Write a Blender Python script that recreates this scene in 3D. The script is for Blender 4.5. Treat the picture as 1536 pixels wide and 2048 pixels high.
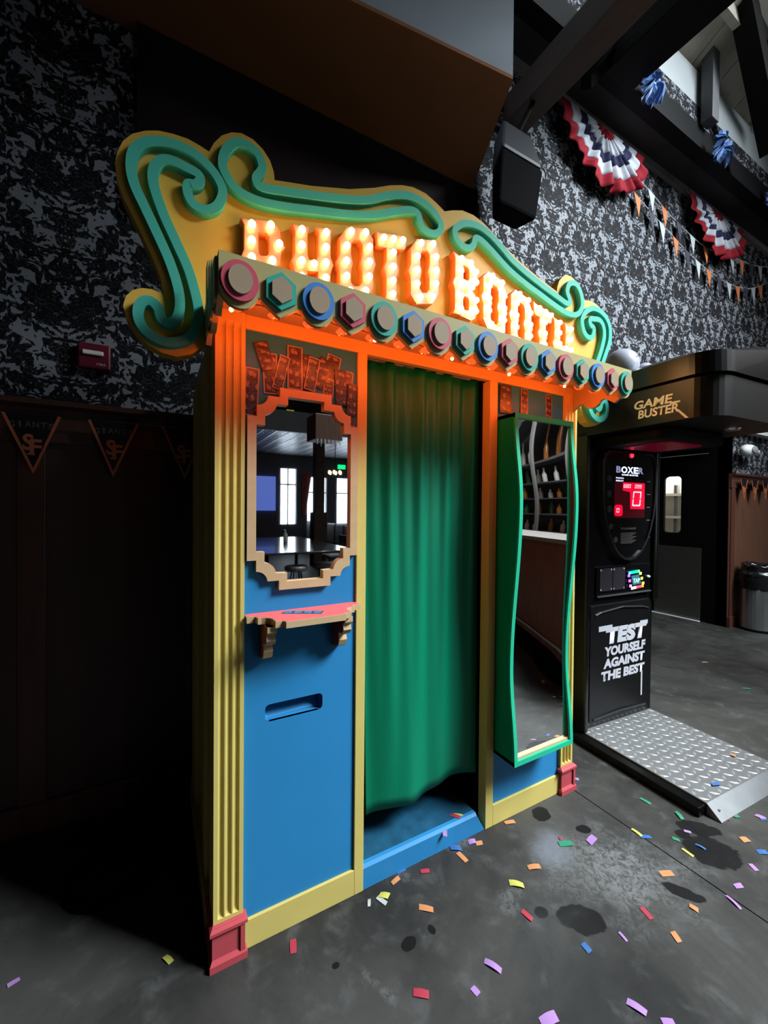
import bpy, bmesh, math, random
from mathutils import Vector, Matrix
random.seed(7)
PI = math.pi
for o in list(bpy.data.objects): bpy.data.objects.remove(o)
SC = bpy.context.scene
C = SC.collection

# ------------------------------------------------------------------ camera
YAW, PITCH, ROLL = 0.50733, -0.01242, 0.00862
CAM = Vector((-0.25242, -1.40786, 1.5))
fw = Vector((math.sin(YAW)*math.cos(PITCH), math.cos(YAW)*math.cos(PITCH), math.sin(PITCH)))
rt = Vector((math.cos(YAW), -math.sin(YAW), 0)); up = rt.cross(fw)
r2 = math.cos(ROLL)*rt + math.sin(ROLL)*up; u2 = -math.sin(ROLL)*rt + math.cos(ROLL)*up
cd = bpy.data.cameras.new('camera'); cam = bpy.data.objects.new('camera', cd); C.objects.link(cam)
cam.matrix_world = Matrix(((r2.x, u2.x, -fw.x, CAM.x), (r2.y, u2.y, -fw.y, CAM.y), (r2.z, u2.z, -fw.z, CAM.z), (0, 0, 0, 1)))
cd.sensor_fit = 'VERTICAL'; cd.sensor_height = 24.0; cd.lens = 815.0/2048*24.0
cd.clip_start = 0.02; cd.clip_end = 100
SC.camera = cam
# ------------------------------------------------------------------ world, daylight, exposure
w = bpy.data.worlds.new('world'); SC.world = w; w.use_nodes = True
w.node_tree.nodes['Background'].inputs[0].default_value = (0.6, 0.75, 1, 1)
w.node_tree.nodes['Background'].inputs[1].default_value = 0.016
def area(name, loc, target, sx, sy, power, col, spread=180):
    l = bpy.data.lights.new(name, 'AREA'); l.shape = 'RECTANGLE'; l.size = sx; l.size_y = sy
    l.energy = power; l.color = col; l.spread = math.radians(spread)
    o = bpy.data.objects.new(name, l); C.objects.link(o); o.location = loc
    d = Vector(target)-Vector(loc); o.rotation_euler = d.to_track_quat('-Z', 'Y').to_euler()
    return o
area('roof_skylight', (5.0, -3.6, 6.3), (1.6, -0.2, 0.6), 2.6, 2.6, 620, (0.86, 0.95, 1.0), 110)
vs = SC.view_settings
SC.display_settings.display_device = 'sRGB'
vs.view_transform = 'Standard'; vs.look = 'None'; vs.exposure = 0.0; vs.gamma = 1.0; vs.use_curve_mapping = False

# ------------------------------------------------------------------ helpers
ORG = {}
def prop(o, label=None, cat=None, group=None, kind=None):
    if label: o['label'] = label
    if cat: o['category'] = cat
    if group: o['group'] = group
    if kind: o['kind'] = kind
    return o
def thing(name, label, cat, loc=(0, 0, 0), rz=0, group=None, kind=None):
    o = bpy.data.objects.new(name, None); C.objects.link(o)
    o.empty_display_size = 0.1
    o.location = loc; o.rotation_euler = (0, 0, rz)
    ORG[o.name] = Vector(loc) if rz == 0 else Vector((0, 0, 0))   # rotated things are built in local coordinates
    return prop(o, label, cat, group, kind)
def link(name, me, mat, parent=None, smooth=False):
    o = bpy.data.objects.new(name, me); C.objects.link(o)
    if mat is not None and not me.materials: me.materials.append(mat)
    if smooth:
        for p in me.polygons: p.use_smooth = True
    if parent is not None:
        o.parent = parent; ORG[o.name] = ORG.get(parent.name, Vector((0, 0, 0)))
    else: ORG[o.name] = Vector((0, 0, 0))
    return o
class MB:
    def __init__(s): s.v = []; s.f = []
    def add(s, vs_, fs):
        n = len(s.v); s.v += [tuple(v) for v in vs_]; s.f += [tuple(i+n for i in f) for f in fs]; return s
    def box(s, x0, x1, y0, y1, z0, z1):
        return s.add([(x0,y0,z0),(x1,y0,z0),(x1,y1,z0),(x0,y1,z0),(x0,y0,z1),(x1,y0,z1),(x1,y1,z1),(x0,y1,z1)],
                     [(0,3,2,1),(4,5,6,7),(0,1,5,4),(1,2,6,5),(2,3,7,6),(3,0,4,7)])
    def prism(s, poly, a0, a1, ax='y', caps=True):
        """extrude a 2D outline along an axis: ax y -> (x,z) outline, ax x -> (y,z), ax z -> (x,y)"""
        def P(q, a): return {'y': (q[0], a, q[1]), 'x': (a, q[0], q[1]), 'z': (q[0], q[1], a)}[ax]
        n = len(poly); vv = [P(q, a0) for q in poly]+[P(q, a1) for q in poly]
        ff = [(i, (i+1) % n, n+(i+1) % n, n+i) for i in range(n)]
        if caps: ff += [tuple(range(n-1, -1, -1)), tuple(range(n, 2*n))]
        return s.add(vv, ff)
    def ring(s, outer, inner, y0, y1):
        """frame between two outlines with the same point count, in the xz plane"""
        n = len(outer)
        vv = [(q[0], y0, q[1]) for q in outer]+[(q[0], y0, q[1]) for q in inner]+[(q[0], y1, q[1]) for q in outer]+[(q[0], y1, q[1]) for q in inner]
        ff = []
        for i in range(n):
            j = (i+1) % n
            ff += [(i, j, n+j, n+i), (2*n+i, 3*n+i, 3*n+j, 2*n+j), (i, 2*n+i, 2*n+j, j), (n+i, n+j, 3*n+j, 3*n+i)]
        return s.add(vv, ff)
    def tube(s, path, r, n=8, closed=False):
        P = [Vector(p) for p in path]; m = len(P); base = len(s.v); rr = r if isinstance(r, (list, tuple)) else [r]*m
        prev = None
        for i, p in enumerate(P):
            a = P[(i-1) % m] if (i > 0 or closed) else p; b = P[(i+1) % m] if (i < m-1 or closed) else p
            t = (b-a).normalized()
            if prev is None:
                h = Vector((0, 0, 1)) if abs(t.z) < .9 else Vector((1, 0, 0)); nn = t.cross(h).normalized()
            else: nn = (prev - t*prev.dot(t)).normalized()
            prev = nn; bb = t.cross(nn)
            for k in range(n):
                an = 2*PI*k/n; s.v.append(tuple(p+(nn*math.cos(an)+bb*math.sin(an))*rr[i]))
        for i in range(m if closed else m-1):
            for k in range(n):
                a = base+i*n+k; b = base+i*n+(k+1) % n; c = base+((i+1) % m)*n+(k+1) % n; d = base+((i+1) % m)*n+k
                s.f.append((a, b, c, d))
        if not closed:
            s.f.append(tuple(base+k for k in range(n-1, -1, -1))); s.f.append(tuple(base+(m-1)*n+k for k in range(n)))
        return s
    def lathe(s, prof, c=(0, 0, 0), n=20, axis='z', sq=(1, 1)):
        base = len(s.v)
        for r, h in prof:
            for k in range(n):
                a = 2*PI*k/n; x, y = r*math.cos(a)*sq[0], r*math.sin(a)*sq[1]
                q = {'z': (x, y, h), 'y': (x, h, y), 'x': (h, x, y)}[axis]
                s.v.append((q[0]+c[0], q[1]+c[1], q[2]+c[2]))
        m = len(prof)
        for i in range(m-1):
            for k in range(n):
                s.f.append((base+i*n+k, base+i*n+(k+1) % n, base+(i+1)*n+(k+1) % n, base+(i+1)*n+k))
        s.f.append(tuple(base+k for k in range(n-1, -1, -1))); s.f.append(tuple(base+(m-1)*n+k for k in range(n)))
        return s
    def ball(s, c, r, n=12, m=8, sc=(1, 1, 1)):
        prof = [(max(1e-4, r*math.sin(PI*i/m)), -r*math.cos(PI*i/m)) for i in range(m+1)]
        t = MB().lathe(prof, (0, 0, 0), n)
        return s.add([(v[0]*sc[0]+c[0], v[1]*sc[1]+c[1], v[2]*sc[2]+c[2]) for v in t.v], t.f)
    def grid(s, fn, nu, nv):
        """open sheet from fn(u,v), u and v in 0..1"""
        base = len(s.v)
        for i in range(nu+1):
            for j in range(nv+1): s.v.append(tuple(fn(i/nu, j/nv)))
        for i in range(nu):
            for j in range(nv):
                a = base+i*(nv+1)+j; s.f.append((a, a+nv+1, a+nv+2, a+1))
        return s
    def mesh(s, name, org=(0, 0, 0), fix=True):
        me = bpy.data.meshes.new(name)
        me.from_pydata([(v[0]-org[0], v[1]-org[1], v[2]-org[2]) for v in s.v], [], s.f)
        if fix:
            b = bmesh.new(); b.from_mesh(me); bmesh.ops.recalc_face_normals(b, faces=b.faces); b.to_mesh(me); b.free()
        return me
    def build(s, name, mat, parent=None, smooth=False, bevel=0, fix=True, solid=0):
        org = ORG.get(parent.name, (0, 0, 0)) if parent is not None else (0, 0, 0)
        o = link(name, s.mesh(name, org, fix), mat, parent, smooth)
        if solid:
            m = o.modifiers.new('solid', 'SOLIDIFY'); m.thickness = solid; m.offset = 0
        if bevel:
            m = o.modifiers.new('bevel', 'BEVEL'); m.width = bevel; m.segments = 2; m.limit_method = 'ANGLE'
        return o
def plate(outer, holes, y0, y1):
    """flat plate in the xz plane with holes"""
    bm = bmesh.new(); loops = []
    for lp in [outer]+holes:
        vv = [bm.verts.new((q[0], y0, q[1])) for q in lp]; loops.append(vv)
        for i in range(len(vv)): bm.edges.new((vv[i], vv[(i+1) % len(vv)]))
    bmesh.ops.triangle_fill(bm, use_beauty=True, use_dissolve=False, edges=bm.edges[:], normal=(0, -1, 0))
    bm.verts.index_update()
    m = MB(); n = len(bm.verts)
    vv = [tuple(v.co) for v in bm.verts]; ff = [tuple(v.index for v in f.verts) for f in bm.faces]
    m.v = vv+[(v[0], y1, v[2]) for v in vv]; m.f = ff+[tuple(i+n for i in reversed(f)) for f in ff]
    for lp in loops:
        ix = [v.index for v in lp]
        for i in range(len(ix)):
            a, b = ix[i], ix[(i+1) % len(ix)]; m.f.append((a, b, b+n, a+n))
    bm.free(); return m
def smooth_loop(pts, k=5, closed=True):
    out = []; n = len(pts)
    for i in range(n if closed else n-1):
        p0, p1, p2, p3 = [Vector((pts[(i+d) % n] if closed else pts[min(max(i+d, 0), n-1)])[:2]) for d in (-1, 0, 1, 2)]
        for j in range(k):
            t = j/k
            q = 0.5*((2*p1)+(-p0+p2)*t+(2*p0-5*p1+4*p2-p3)*t*t+(-p0+3*p1-3*p2+p3)*t**3)
            out.append((q.x, q.y))
    if not closed: out.append(tuple(pts[-1][:2]))
    return out
def ribbon(path, wd, y0, y1):
    """closed raised band of width wd following a loop in the xz plane"""
    n = len(path); L = []; R = []
    for i in range(n):
        a, b = Vector(path[i-1]), Vector(path[(i+1) % n]); t = (b-a).normalized(); nn = Vector((-t.y, t.x))
        p = Vector(path[i]); L.append(tuple(p+nn*wd/2)); R.append(tuple(p-nn*wd/2))
    return MB().ring(L, R, y0, y1)
def ell(cx, cz, rx, rz, n=28, a0=0, a1=2*PI):
    return [(cx+rx*math.cos(a0+(a1-a0)*i/n), cz+rz*math.sin(a0+(a1-a0)*i/n)) for i in range(n)]
def rrect(x0, x1, z0, z1, r, n=5):
    o = []
    for cx, cz, a in ((x1-r, z1-r, 0), (x0+r, z1-r, PI/2), (x0+r, z0+r, PI), (x1-r, z0+r, 1.5*PI)):
        o += [(cx+r*math.cos(a+PI/2*i/n), cz+r*math.sin(a+PI/2*i/n)) for i in range(n+1)]
    return o
def copy_to(o, loc, parent=None, rot=None, name=None):
    c = o.copy(); C.objects.link(c); c.parent = parent; c.location = loc
    if rot is not None: c.rotation_euler = rot
    return c
def text_mesh(s, size, bold=0.0, depth=0.0008, shear=0.0, space=1.0):
    cu = bpy.data.curves.new('lettering', 'FONT'); cu.body = s; cu.size = size; cu.offset = bold; cu.extrude = depth
    cu.shear = shear; cu.space_character = space; cu.resolution_u = 3
    o = bpy.data.objects.new('lettering_tmp', cu); C.objects.link(o)
    bpy.context.view_layer.update()
    me = bpy.data.meshes.new_from_object(o.evaluated_get(bpy.context.evaluated_depsgraph_get()))
    bpy.data.objects.remove(o); bpy.data.curves.remove(cu); me.materials.clear()
    return me
def text(name, s, box, mat, parent, frame, bold=0.0, depth=0.0008, shear=0.0, space=1.0):
    """lettering fitted to box=(u0,u1,v0,v1) on a plane frame=(origin, u-axis, v-axis) given in the parent's coordinates"""
    me = text_mesh(s, 1.0, bold, 0.0, shear, space)
    xs = [v.co.x for v in me.vertices]; ys_ = [v.co.y for v in me.vertices]
    x0, x1, y0, y1 = min(xs), max(xs), min(ys_), max(ys_)
    O, U, V = [Vector(q) for q in frame]; N = U.cross(V)
    org = ORG.get(parent.name, Vector((0, 0, 0))) if parent is not None else Vector((0, 0, 0))
    for v in me.vertices:
        u = box[0]+(v.co.x-x0)/(x1-x0)*(box[1]-box[0]); vv = box[2]+(v.co.y-y0)/(y1-y0)*(box[3]-box[2])
        v.co = O+U*u+V*vv+N*depth-org
    return link(name, me, mat, parent)

# ------------------------------------------------------------------ materials
MATS = {}
def mat(name, col, rough=0.5, metal=0.0, var=0.12, scale=14.0, bump=0.0, emit=None, es=0.0, coat=0.0, sheen=0.0, spec=None, stretch=None):
    if name in MATS: return MATS[name]
    m = bpy.data.materials.new(name); m.use_nodes = True; nt = m.node_tree; b = nt.nodes['Principled BSDF']
    tc = nt.nodes.new('ShaderNodeTexCoord'); nz = nt.nodes.new('ShaderNodeTexNoise'); nz.inputs['Scale'].default_value = scale; nz.inputs['Detail'].default_value = 4
    if stretch:
        mp = nt.nodes.new('ShaderNodeMapping'); mp.inputs['Scale'].default_value = stretch
        nt.links.new(tc.outputs['Object'], mp.inputs['Vector']); nt.links.new(mp.outputs['Vector'], nz.inputs['Vector'])
    else: nt.links.new(tc.outputs['Object'], nz.inputs['Vector'])
    mx = nt.nodes.new('ShaderNodeMix'); mx.data_type = 'RGBA'
    mx.inputs['A'].default_value = (*[max(0, c*(1-var)) for c in col], 1); mx.inputs['B'].default_value = (*[min(1, c*(1+var)) for c in col], 1)
    nt.links.new(nz.outputs['Fac'], mx.inputs['Factor']); nt.links.new(mx.outputs['Result'], b.inputs['Base Color'])
    b.inputs['Roughness'].default_value = rough; b.inputs['Metallic'].default_value = metal
    if coat: b.inputs['Coat Weight'].default_value = coat
    if sheen: b.inputs['Sheen Weight'].default_value = sheen
    if spec is not None: b.inputs['Specular IOR Level'].default_value = spec
    if emit: b.inputs['Emission Color'].default_value = (*emit, 1); b.inputs['Emission Strength'].default_value = es
    if bump:
        bp = nt.nodes.new('ShaderNodeBump'); bp.inputs['Strength'].default_value = bump; bp.inputs['Distance'].default_value = 0.01
        nt.links.new(nz.outputs['Fac'], bp.inputs['Height']); nt.links.new(bp.outputs['Normal'], b.inputs['Normal'])
    MATS[name] = m; return m
class NG:
    """tiny node-graph helper"""
    def __init__(s, name):
        s.m = bpy.data.materials.new(name); s.m.use_nodes = True; s.nt = s.m.node_tree; s.b = s.nt.nodes['Principled BSDF']; MATS[name] = s.m
    def n(s, t, **kw):
        x = s.nt.nodes.new(t)
        for k, v in kw.items(): setattr(x, k, v)
        return x
    def put(s, sock, v):
        if isinstance(v, (int, float)): sock.default_value = v
        elif isinstance(v, tuple): sock.default_value = v
        else: s.nt.links.new(v, sock)
    def ma(s, op, a, b=0.0, c=None, clamp=False):
        x = s.n('ShaderNodeMath', operation=op); x.use_clamp = clamp; s.put(x.inputs[0], a); s.put(x.inputs[1], b)
        if c is not None: s.put(x.inputs[2], c)
        return x.outputs[0]
    def step(s, v, lo, hi):
        x = s.n('ShaderNodeMapRange', interpolation_type='SMOOTHSTEP'); s.put(x.inputs['Value'], v); s.put(x.inputs['From Min'], lo); s.put(x.inputs['From Max'], hi); return x.outputs[0]
    def mix(s, f, a, b):
        x = s.n('ShaderNodeMix', data_type='RGBA'); s.put(x.inputs['Factor'], f); s.put(x.inputs['A'], a); s.put(x.inputs['B'], b); return x.outputs['Result']
    def noise(s, vec, scale, detail=4, dist=0.0, rough=0.5):
        x = s.n('ShaderNodeTexNoise'); s.put(x.inputs['Vector'], vec); x.inputs['Scale'].default_value = scale; x.inputs['Detail'].default_value = detail
        x.inputs['Distortion'].default_value = dist; x.inputs['Roughness'].default_value = rough; return x.outputs['Fac']
    def vec(s, x, y, z):
        c = s.n('ShaderNodeCombineXYZ'); s.put(c.inputs[0], x); s.put(c.inputs[1], y); s.put(c.inputs[2], z); return c.outputs[0]
    def pos(s):
        g = s.n('ShaderNodeNewGeometry'); q = s.n('ShaderNodeSeparateXYZ'); s.nt.links.new(g.outputs['Position'], q.inputs[0]); return g.outputs['Position'], q.outputs[0], q.outputs[1], q.outputs[2]
def damask():
    g = NG('damask_wallpaper'); P, x, y, z = g.pos()
    px = g.ma('DIVIDE', x, 0.42); col = g.ma('FLOOR', px)
    u = g.ma('MULTIPLY', g.ma('ABSOLUTE', g.ma('SUBTRACT', g.ma('FRACT', px), 0.5)), 2.0)
    zz = g.ma('ADD', g.ma('DIVIDE', z, 0.60), g.ma('MULTIPLY', g.ma('PINGPONG', col, 1.0), 0.5))
    an = g.ma('MULTIPLY', zz, 2*PI)
    v = g.vec(u, g.ma('MULTIPLY', g.ma('SINE', an), 0.45), g.ma('MULTIPLY', g.ma('COSINE', an), 0.45))
    n1 = g.noise(v, 3.5, 1.5, 1.9, 0.5)
    n2 = g.noise(v, 10.0, 2, 1.0, 0.5)
    # ogee lattice: the light ground gathers along wavy bands between the dark medallions
    og = g.ma('ABSOLUTE', g.ma('SUBTRACT', u, g.ma('ADD', 0.60, g.ma('MULTIPLY', g.ma('COSINE', an), 0.30))))
    band = g.ma('SUBTRACT', 1.0, g.step(og, 0.0, 0.30))
    val = g.ma('ADD', g.ma('ADD', n1, g.ma('MULTIPLY', g.ma('SUBTRACT', n2, 0.5), 0.30)), g.ma('MULTIPLY', band, 0.13))
    f = g.step(val, 0.580, 0.600)
    leaf = g.ma('SUBTRACT', 1.0, g.step(g.ma('ABSOLUTE', g.ma('SUBTRACT', g.noise(v, 6.0, 1, 1.5), 0.52)), 0.008, 0.022))
    f = g.ma('MAXIMUM', f, g.ma('MULTIPLY', leaf, 0.30), clamp=True)
    c = g.mix(f, (0.0045, 0.004, 0.0055, 1), (0.215, 0.228, 0.255, 1))
    g.put(g.b.inputs['Base Color'], c); g.put(g.b.inputs['Roughness'], g.ma('SUBTRACT', 0.75, g.ma('MULTIPLY', f, 0.3)))
    g.b.inputs['Specular IOR Level'].default_value = 0.15
    return g.m
def concrete():
    g = NG('worn_concrete'); P, x, y, z = g.pos()
    n1 = g.noise(P, 1.1, 6, 0.6, 0.62); n2 = g.noise(P, 9.0, 5, 0.4, 0.6); n3 = g.noise(P, 55.0, 3)
    c = g.mix(g.step(n1, 0.3, 0.7), (0.014, 0.0145, 0.0145, 1), (0.056, 0.055, 0.051, 1))
    c = g.mix(g.ma('MULTIPLY', g.step(n2, 0.5, 0.75), 0.45), c, (0.095, 0.098, 0.096, 1))
    def blob(cx, cy, rx, ry, rot=0.0, soft=(0.75, 1.05), wob=0.5, ns=9.0):
        dx = g.ma('SUBTRACT', x, cx); dy = g.ma('SUBTRACT', y, cy); ca, sa = math.cos(rot), math.sin(rot)
        a = g.ma('DIVIDE', g.ma('ADD', g.ma('MULTIPLY', dx, ca), g.ma('MULTIPLY', dy, sa)), rx)
        b = g.ma('DIVIDE', g.ma('SUBTRACT', g.ma('MULTIPLY', dy, ca), g.ma('MULTIPLY', dx, sa)), ry)
        d = g.ma('SQRT', g.ma('ADD', g.ma('MULTIPLY', a, a), g.ma('MULTIPLY', b, b)))
        d = g.ma('ADD', d, g.ma('MULTIPLY', g.ma('SUBTRACT', g.noise(P, ns, 3, 0.5), 0.5), wob))
        return g.ma('SUBTRACT', 1.0, g.step(d, soft[0], soft[1]))
    pale = blob(1.42, -0.42, 0.36, 0.26, -0.5, (0.1, 1.15), 1.3, 6)
    grit = g.step(g.noise(P, 32.0, 5, 1.5, 0.7), 0.36, 0.62)
    c = g.mix(g.ma('MULTIPLY', g.ma('MULTIPLY', pale, grit), 0.85), c, (0.16, 0.17, 0.17, 1))
    chalk = blob(1.27, -0.22, 0.13, 0.11, 0.3, (0.2, 1.1), 0.6, 7)
    c = g.mix(g.ma('MULTIPLY', chalk, 0.7), c, (0.15, 0.17, 0.20, 1))
    for q in ((0.94, -0.30, 0.09, 0.05), (0.62, 0.0, 0.03, 0.06), (0.35, -0.30, 0.02, 0.10), (0.95, 0.0, 0.10, 0.05)):
        s_ = blob(*q, 0.4, (0.2, 1.1), 1.6, 12)
        c = g.mix(g.ma('MULTIPLY', g.ma('MULTIPLY', s_, grit), 0.5), c, (0.14, 0.15, 0.15, 1))
    for q in ((1.393, -0.055, 0.055, 0.045, 0.3), (1.492, -0.217, 0.036, 0.028, -0.4), (1.10, -0.474, 0.085, 0.06, -0.6), (0.997, -0.391, 0.026, 0.024, 0),
              (1.551, -0.603, 0.072, 0.032, -1.0), (1.88, -0.569, 0.12, 0.095, -0.4), (1.873, -0.455, 0.035, 0.03, 0), (1.97, -0.47, 0.10, 0.05, -0.7),
              (0.507, -0.246, 0.034, 0.024, 0.3), (0.601, -0.246, 0.014, 0.022, 0), (0.259, -0.19, 0.014, 0.011, 0)):
        c = g.mix(g.ma('MULTIPLY', blob(*q, (0.86, 0.98), 0.75, 16), 0.95), c, (0.0035, 0.0035, 0.004, 1))
    g.put(g.b.inputs['Base Color'], c)
    g.put(g.b.inputs['Roughness'], g.ma('ADD', 0.40, g.ma('MULTIPLY', n2, 0.3))); g.b.inputs['Specular IOR Level'].default_value = 0.16
    bp = g.n('ShaderNodeBump'); bp.inputs['Strength'].default_value = 0.15; bp.inputs['Distance'].default_value = 0.004
    g.put(bp.inputs['Height'], g.ma('ADD', n2, n3)); g.put(g.b.inputs['Normal'], bp.outputs['Normal'])
    return g.m
def photo_print(name, tint, seed):
    """four little frames of figures on a photo strip: dark backdrop with warm blobs"""
    g = NG(name); tc = g.n('ShaderNodeTexCoord'); q = g.n('ShaderNodeSeparateXYZ'); g.nt.links.new(tc.outputs['Generated'], q.inputs[0])
    u, v = q.outputs[0], q.outputs[2]
    fr = g.ma('FRACT', g.ma('MULTIPLY', v, 4.0)); row = g.ma('FLOOR', g.ma('MULTIPLY', v, 4.0))
    j = g.ma('SUBTRACT', g.noise(g.vec(row, seed, 0.0), 7.3, 0), 0.5); j2 = g.ma('SUBTRACT', g.noise(g.vec(seed, row, 3.0), 5.1, 0), 0.5)
    nw = g.ma('SUBTRACT', g.noise(g.vec(u, g.ma('MULTIPLY', v, 3.0), seed), 6.0, 2), 0.5)
    def head(cx, cy, rx, ry, jj):
        p = g.ma('DIVIDE', g.ma('SUBTRACT', g.ma('ADD', u, g.ma('MULTIPLY', jj, 1.1)), cx), rx); q_ = g.ma('DIVIDE', g.ma('SUBTRACT', fr, cy), ry)
        return g.ma('SUBTRACT', 1.0, g.step(g.ma('ADD', g.ma('ADD', g.ma('MULTIPLY', p, p), g.ma('MULTIPLY', q_, q_)), g.ma('MULTIPLY', nw, 4.5)), 0.55, 1.0))
    faces = g.ma('MAXIMUM', head(0.30, 0.58, 0.15, 0.24, j), head(0.64, 0.44, 0.15, 0.26, j2))
    torso = g.ma('MAXIMUM', head(0.32, 0.10, 0.22, 0.26, j), head(0.70, 0.08, 0.20, 0.24, j2))
    c = g.mix(g.step(nw, -0.08, 0.15), tint, (0.016, 0.016, 0.024, 1))
    c = g.mix(torso, c, (0.022, 0.018, 0.022, 1))
    c = g.mix(g.ma('MULTIPLY', faces, 0.8), c, (0.24, 0.17, 0.14, 1))
    e = g.ma('MINIMUM', g.ma('MINIMUM', fr, g.ma('SUBTRACT', 1.0, fr)), g.ma('MULTIPLY', g.ma('MINIMUM', u, g.ma('SUBTRACT', 1.0, u)), 1.6))
    c = g.mix(g.step(e, 0.04, 0.07), (0.02, 0.02, 0.022, 1), c)
    g.put(g.b.inputs['Base Color'], c); g.b.inputs['Roughness'].default_value = 0.35
    return g.m
M_damask = damask(); M_floor = concrete()
YELLOW = mat('ochre_yellow_paint', (0.56, 0.455, 0.135), 0.45, var=0.08, scale=9, bump=0.05, spec=0.15)
SIGNGOLD = mat('golden_yellow_sign_paint', (0.63, 0.375, 0.060), 0.5, var=0.06, scale=6, spec=0.15)
OLIVE = mat('muted_olive_gold_paint', (0.355, 0.30, 0.125), 0.5, var=0.08, scale=16, spec=0.15)
TAUPE = mat('taupe_disc_paint', (0.30, 0.22, 0.145), 0.5, var=0.06, spec=0.12, scale=30)
TEAL = mat('seafoam_teal_paint', (0.062, 0.41, 0.325), 0.55, spec=0.12, var=0.07, scale=8)
BLUE = mat('cyan_blue_paint', (0.024, 0.20, 0.44), 0.4, var=0.06, scale=5, spec=0.15)
RED = mat('rose_red_paint', (0.42, 0.062, 0.075), 0.4, var=0.08, scale=20, spec=0.15)
ROSE = mat('dusty_rose_paint', (0.46, 0.065, 0.10), 0.5, var=0.07, scale=20, spec=0.15)
ROYAL = mat('royal_blue_paint', (0.035, 0.17, 0.47), 0.5, var=0.07, scale=20, spec=0.15)
JADE = mat('jade_green_paint', (0.025, 0.31, 0.24), 0.5, var=0.07, scale=20, spec=0.15)
CORAL = mat('coral_pink_paint', (0.78, 0.14, 0.13), 0.4, var=0.05, scale=20, spec=0.15)
TANGOLD = mat('brushed_tan_gold_paint', (0.50, 0.36, 0.20), 0.42, var=0.10, scale=30, spec=0.15)
GREENBOX = mat('emerald_green_paint', (0.0, 0.26, 0.125), 0.4, var=0.08, scale=10, spec=0.15)
GREENRIM = mat('bright_jade_rim_paint', (0.02, 0.42, 0.24), 0.4, var=0.06, scale=10, spec=0.15)
CURTAIN = mat('green_satin_curtain', (0.0, 0.165, 0.085), 0.45, var=0.10, scale=25, spec=0.25, stretch=(6, 6, 0.4))
MIRROR = mat('silvered_mirror_glass', (0.86, 0.88, 0.88), 0.015, 1.0, var=0.01)
BLACKP = mat('matte_black_paint', (0.0022, 0.0022, 0.0026), 0.6, var=0.2, spec=0.12)
BLACKG = mat('satin_black_plastic', (0.0022, 0.0022, 0.0025), 0.25, var=0.1, scale=60, spec=0.3)
BLACKT = mat('textured_black_metal', (0.0030, 0.0030, 0.0034), 0.42, var=0.3, scale=90, bump=0.15, spec=0.2)
DARKBROWN = mat('dark_brown_soffit_paint', (0.22, 0.093, 0.043), 0.6, spec=0.2, var=0.12, scale=5)
DARKWALL = mat('near_black_brown_wall_paint', (0.014, 0.0085, 0.0080), 0.7, spec=0.1, var=0.25, scale=3)
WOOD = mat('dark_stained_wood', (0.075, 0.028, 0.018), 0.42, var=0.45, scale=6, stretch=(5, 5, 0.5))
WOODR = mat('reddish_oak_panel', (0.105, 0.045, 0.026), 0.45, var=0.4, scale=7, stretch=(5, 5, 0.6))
GREYPAINT = mat('blue_grey_paint', (0.23, 0.26, 0.30), 0.6, var=0.1, scale=4)
DKGREY = mat('dark_grey_plaster', (0.032, 0.030, 0.031), 0.7, spec=0.2, var=0.5, scale=5)
PALEWALL = mat('pale_clerestory_paint', (0.40, 0.43, 0.44), 0.7, var=0.06, scale=4)
ROOFWOOD = mat('whitewashed_roof_board', (0.47, 0.44, 0.36), 0.7, var=0.22, scale=5, stretch=(4, 0.6, 4))
BROWNBEAM = mat('brown_timber', (0.060, 0.035, 0.024), 0.6, var=0.35, scale=6, stretch=(5, 0.6, 5))
STEEL = mat('brushed_steel', (0.50, 0.51, 0.53), 0.24, 0.9, var=0.06, scale=40, stretch=(1, 1, 30))
ALU = mat('aluminium_tread_plate', (0.22, 0.23, 0.24), 0.42, 0.55, var=0.25, scale=12)
ALU2 = mat('bright_raised_aluminium', (0.42, 0.44, 0.45), 0.34, 0.6, var=0.15, scale=30)
WHITE = mat('white_plastic', (0.72, 0.74, 0.76), 0.4, var=0.04)
CREAM = mat('cream_print', (0.85, 0.72, 0.62), 0.5, var=0.04)
PRINTW = mat('white_vinyl_print', (0.40, 0.41, 0.46), 0.5, var=0.03)
# ================================================================== the setting
def struct(name, mb, m, parent=None, **kw):
    o = mb.build(name, m, parent, **kw)
    if parent is None: prop(o, kind='structure')
    return o
# floor: slabs with recessed saw-cut joints at x=1.69 and y=0.82
fl = struct('floor', MB().box(-4, 1.687, -12.2, 0.818, -0.1, 0).box(1.693, 10, -12.2, 0.818, -0.1, 0).box(-4, 1.687, 0.822, 2.4, -0.1, 0).box(1.693, 10, 0.822, 2.4, -0.1, 0).box(-4, 10, -12.2, 2.4, -0.12, -0.008), M_floor)
WY = 1.0
wb = struct('wall_back', MB().box(-4, 3.15, WY, WY+.12, 0, 5.2).box(3.15, 6.1, WY, WY+.12, 2.45, 5.2).box(6.1, 10, WY, WY+.12, 0, 5.2), M_damask)
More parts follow.
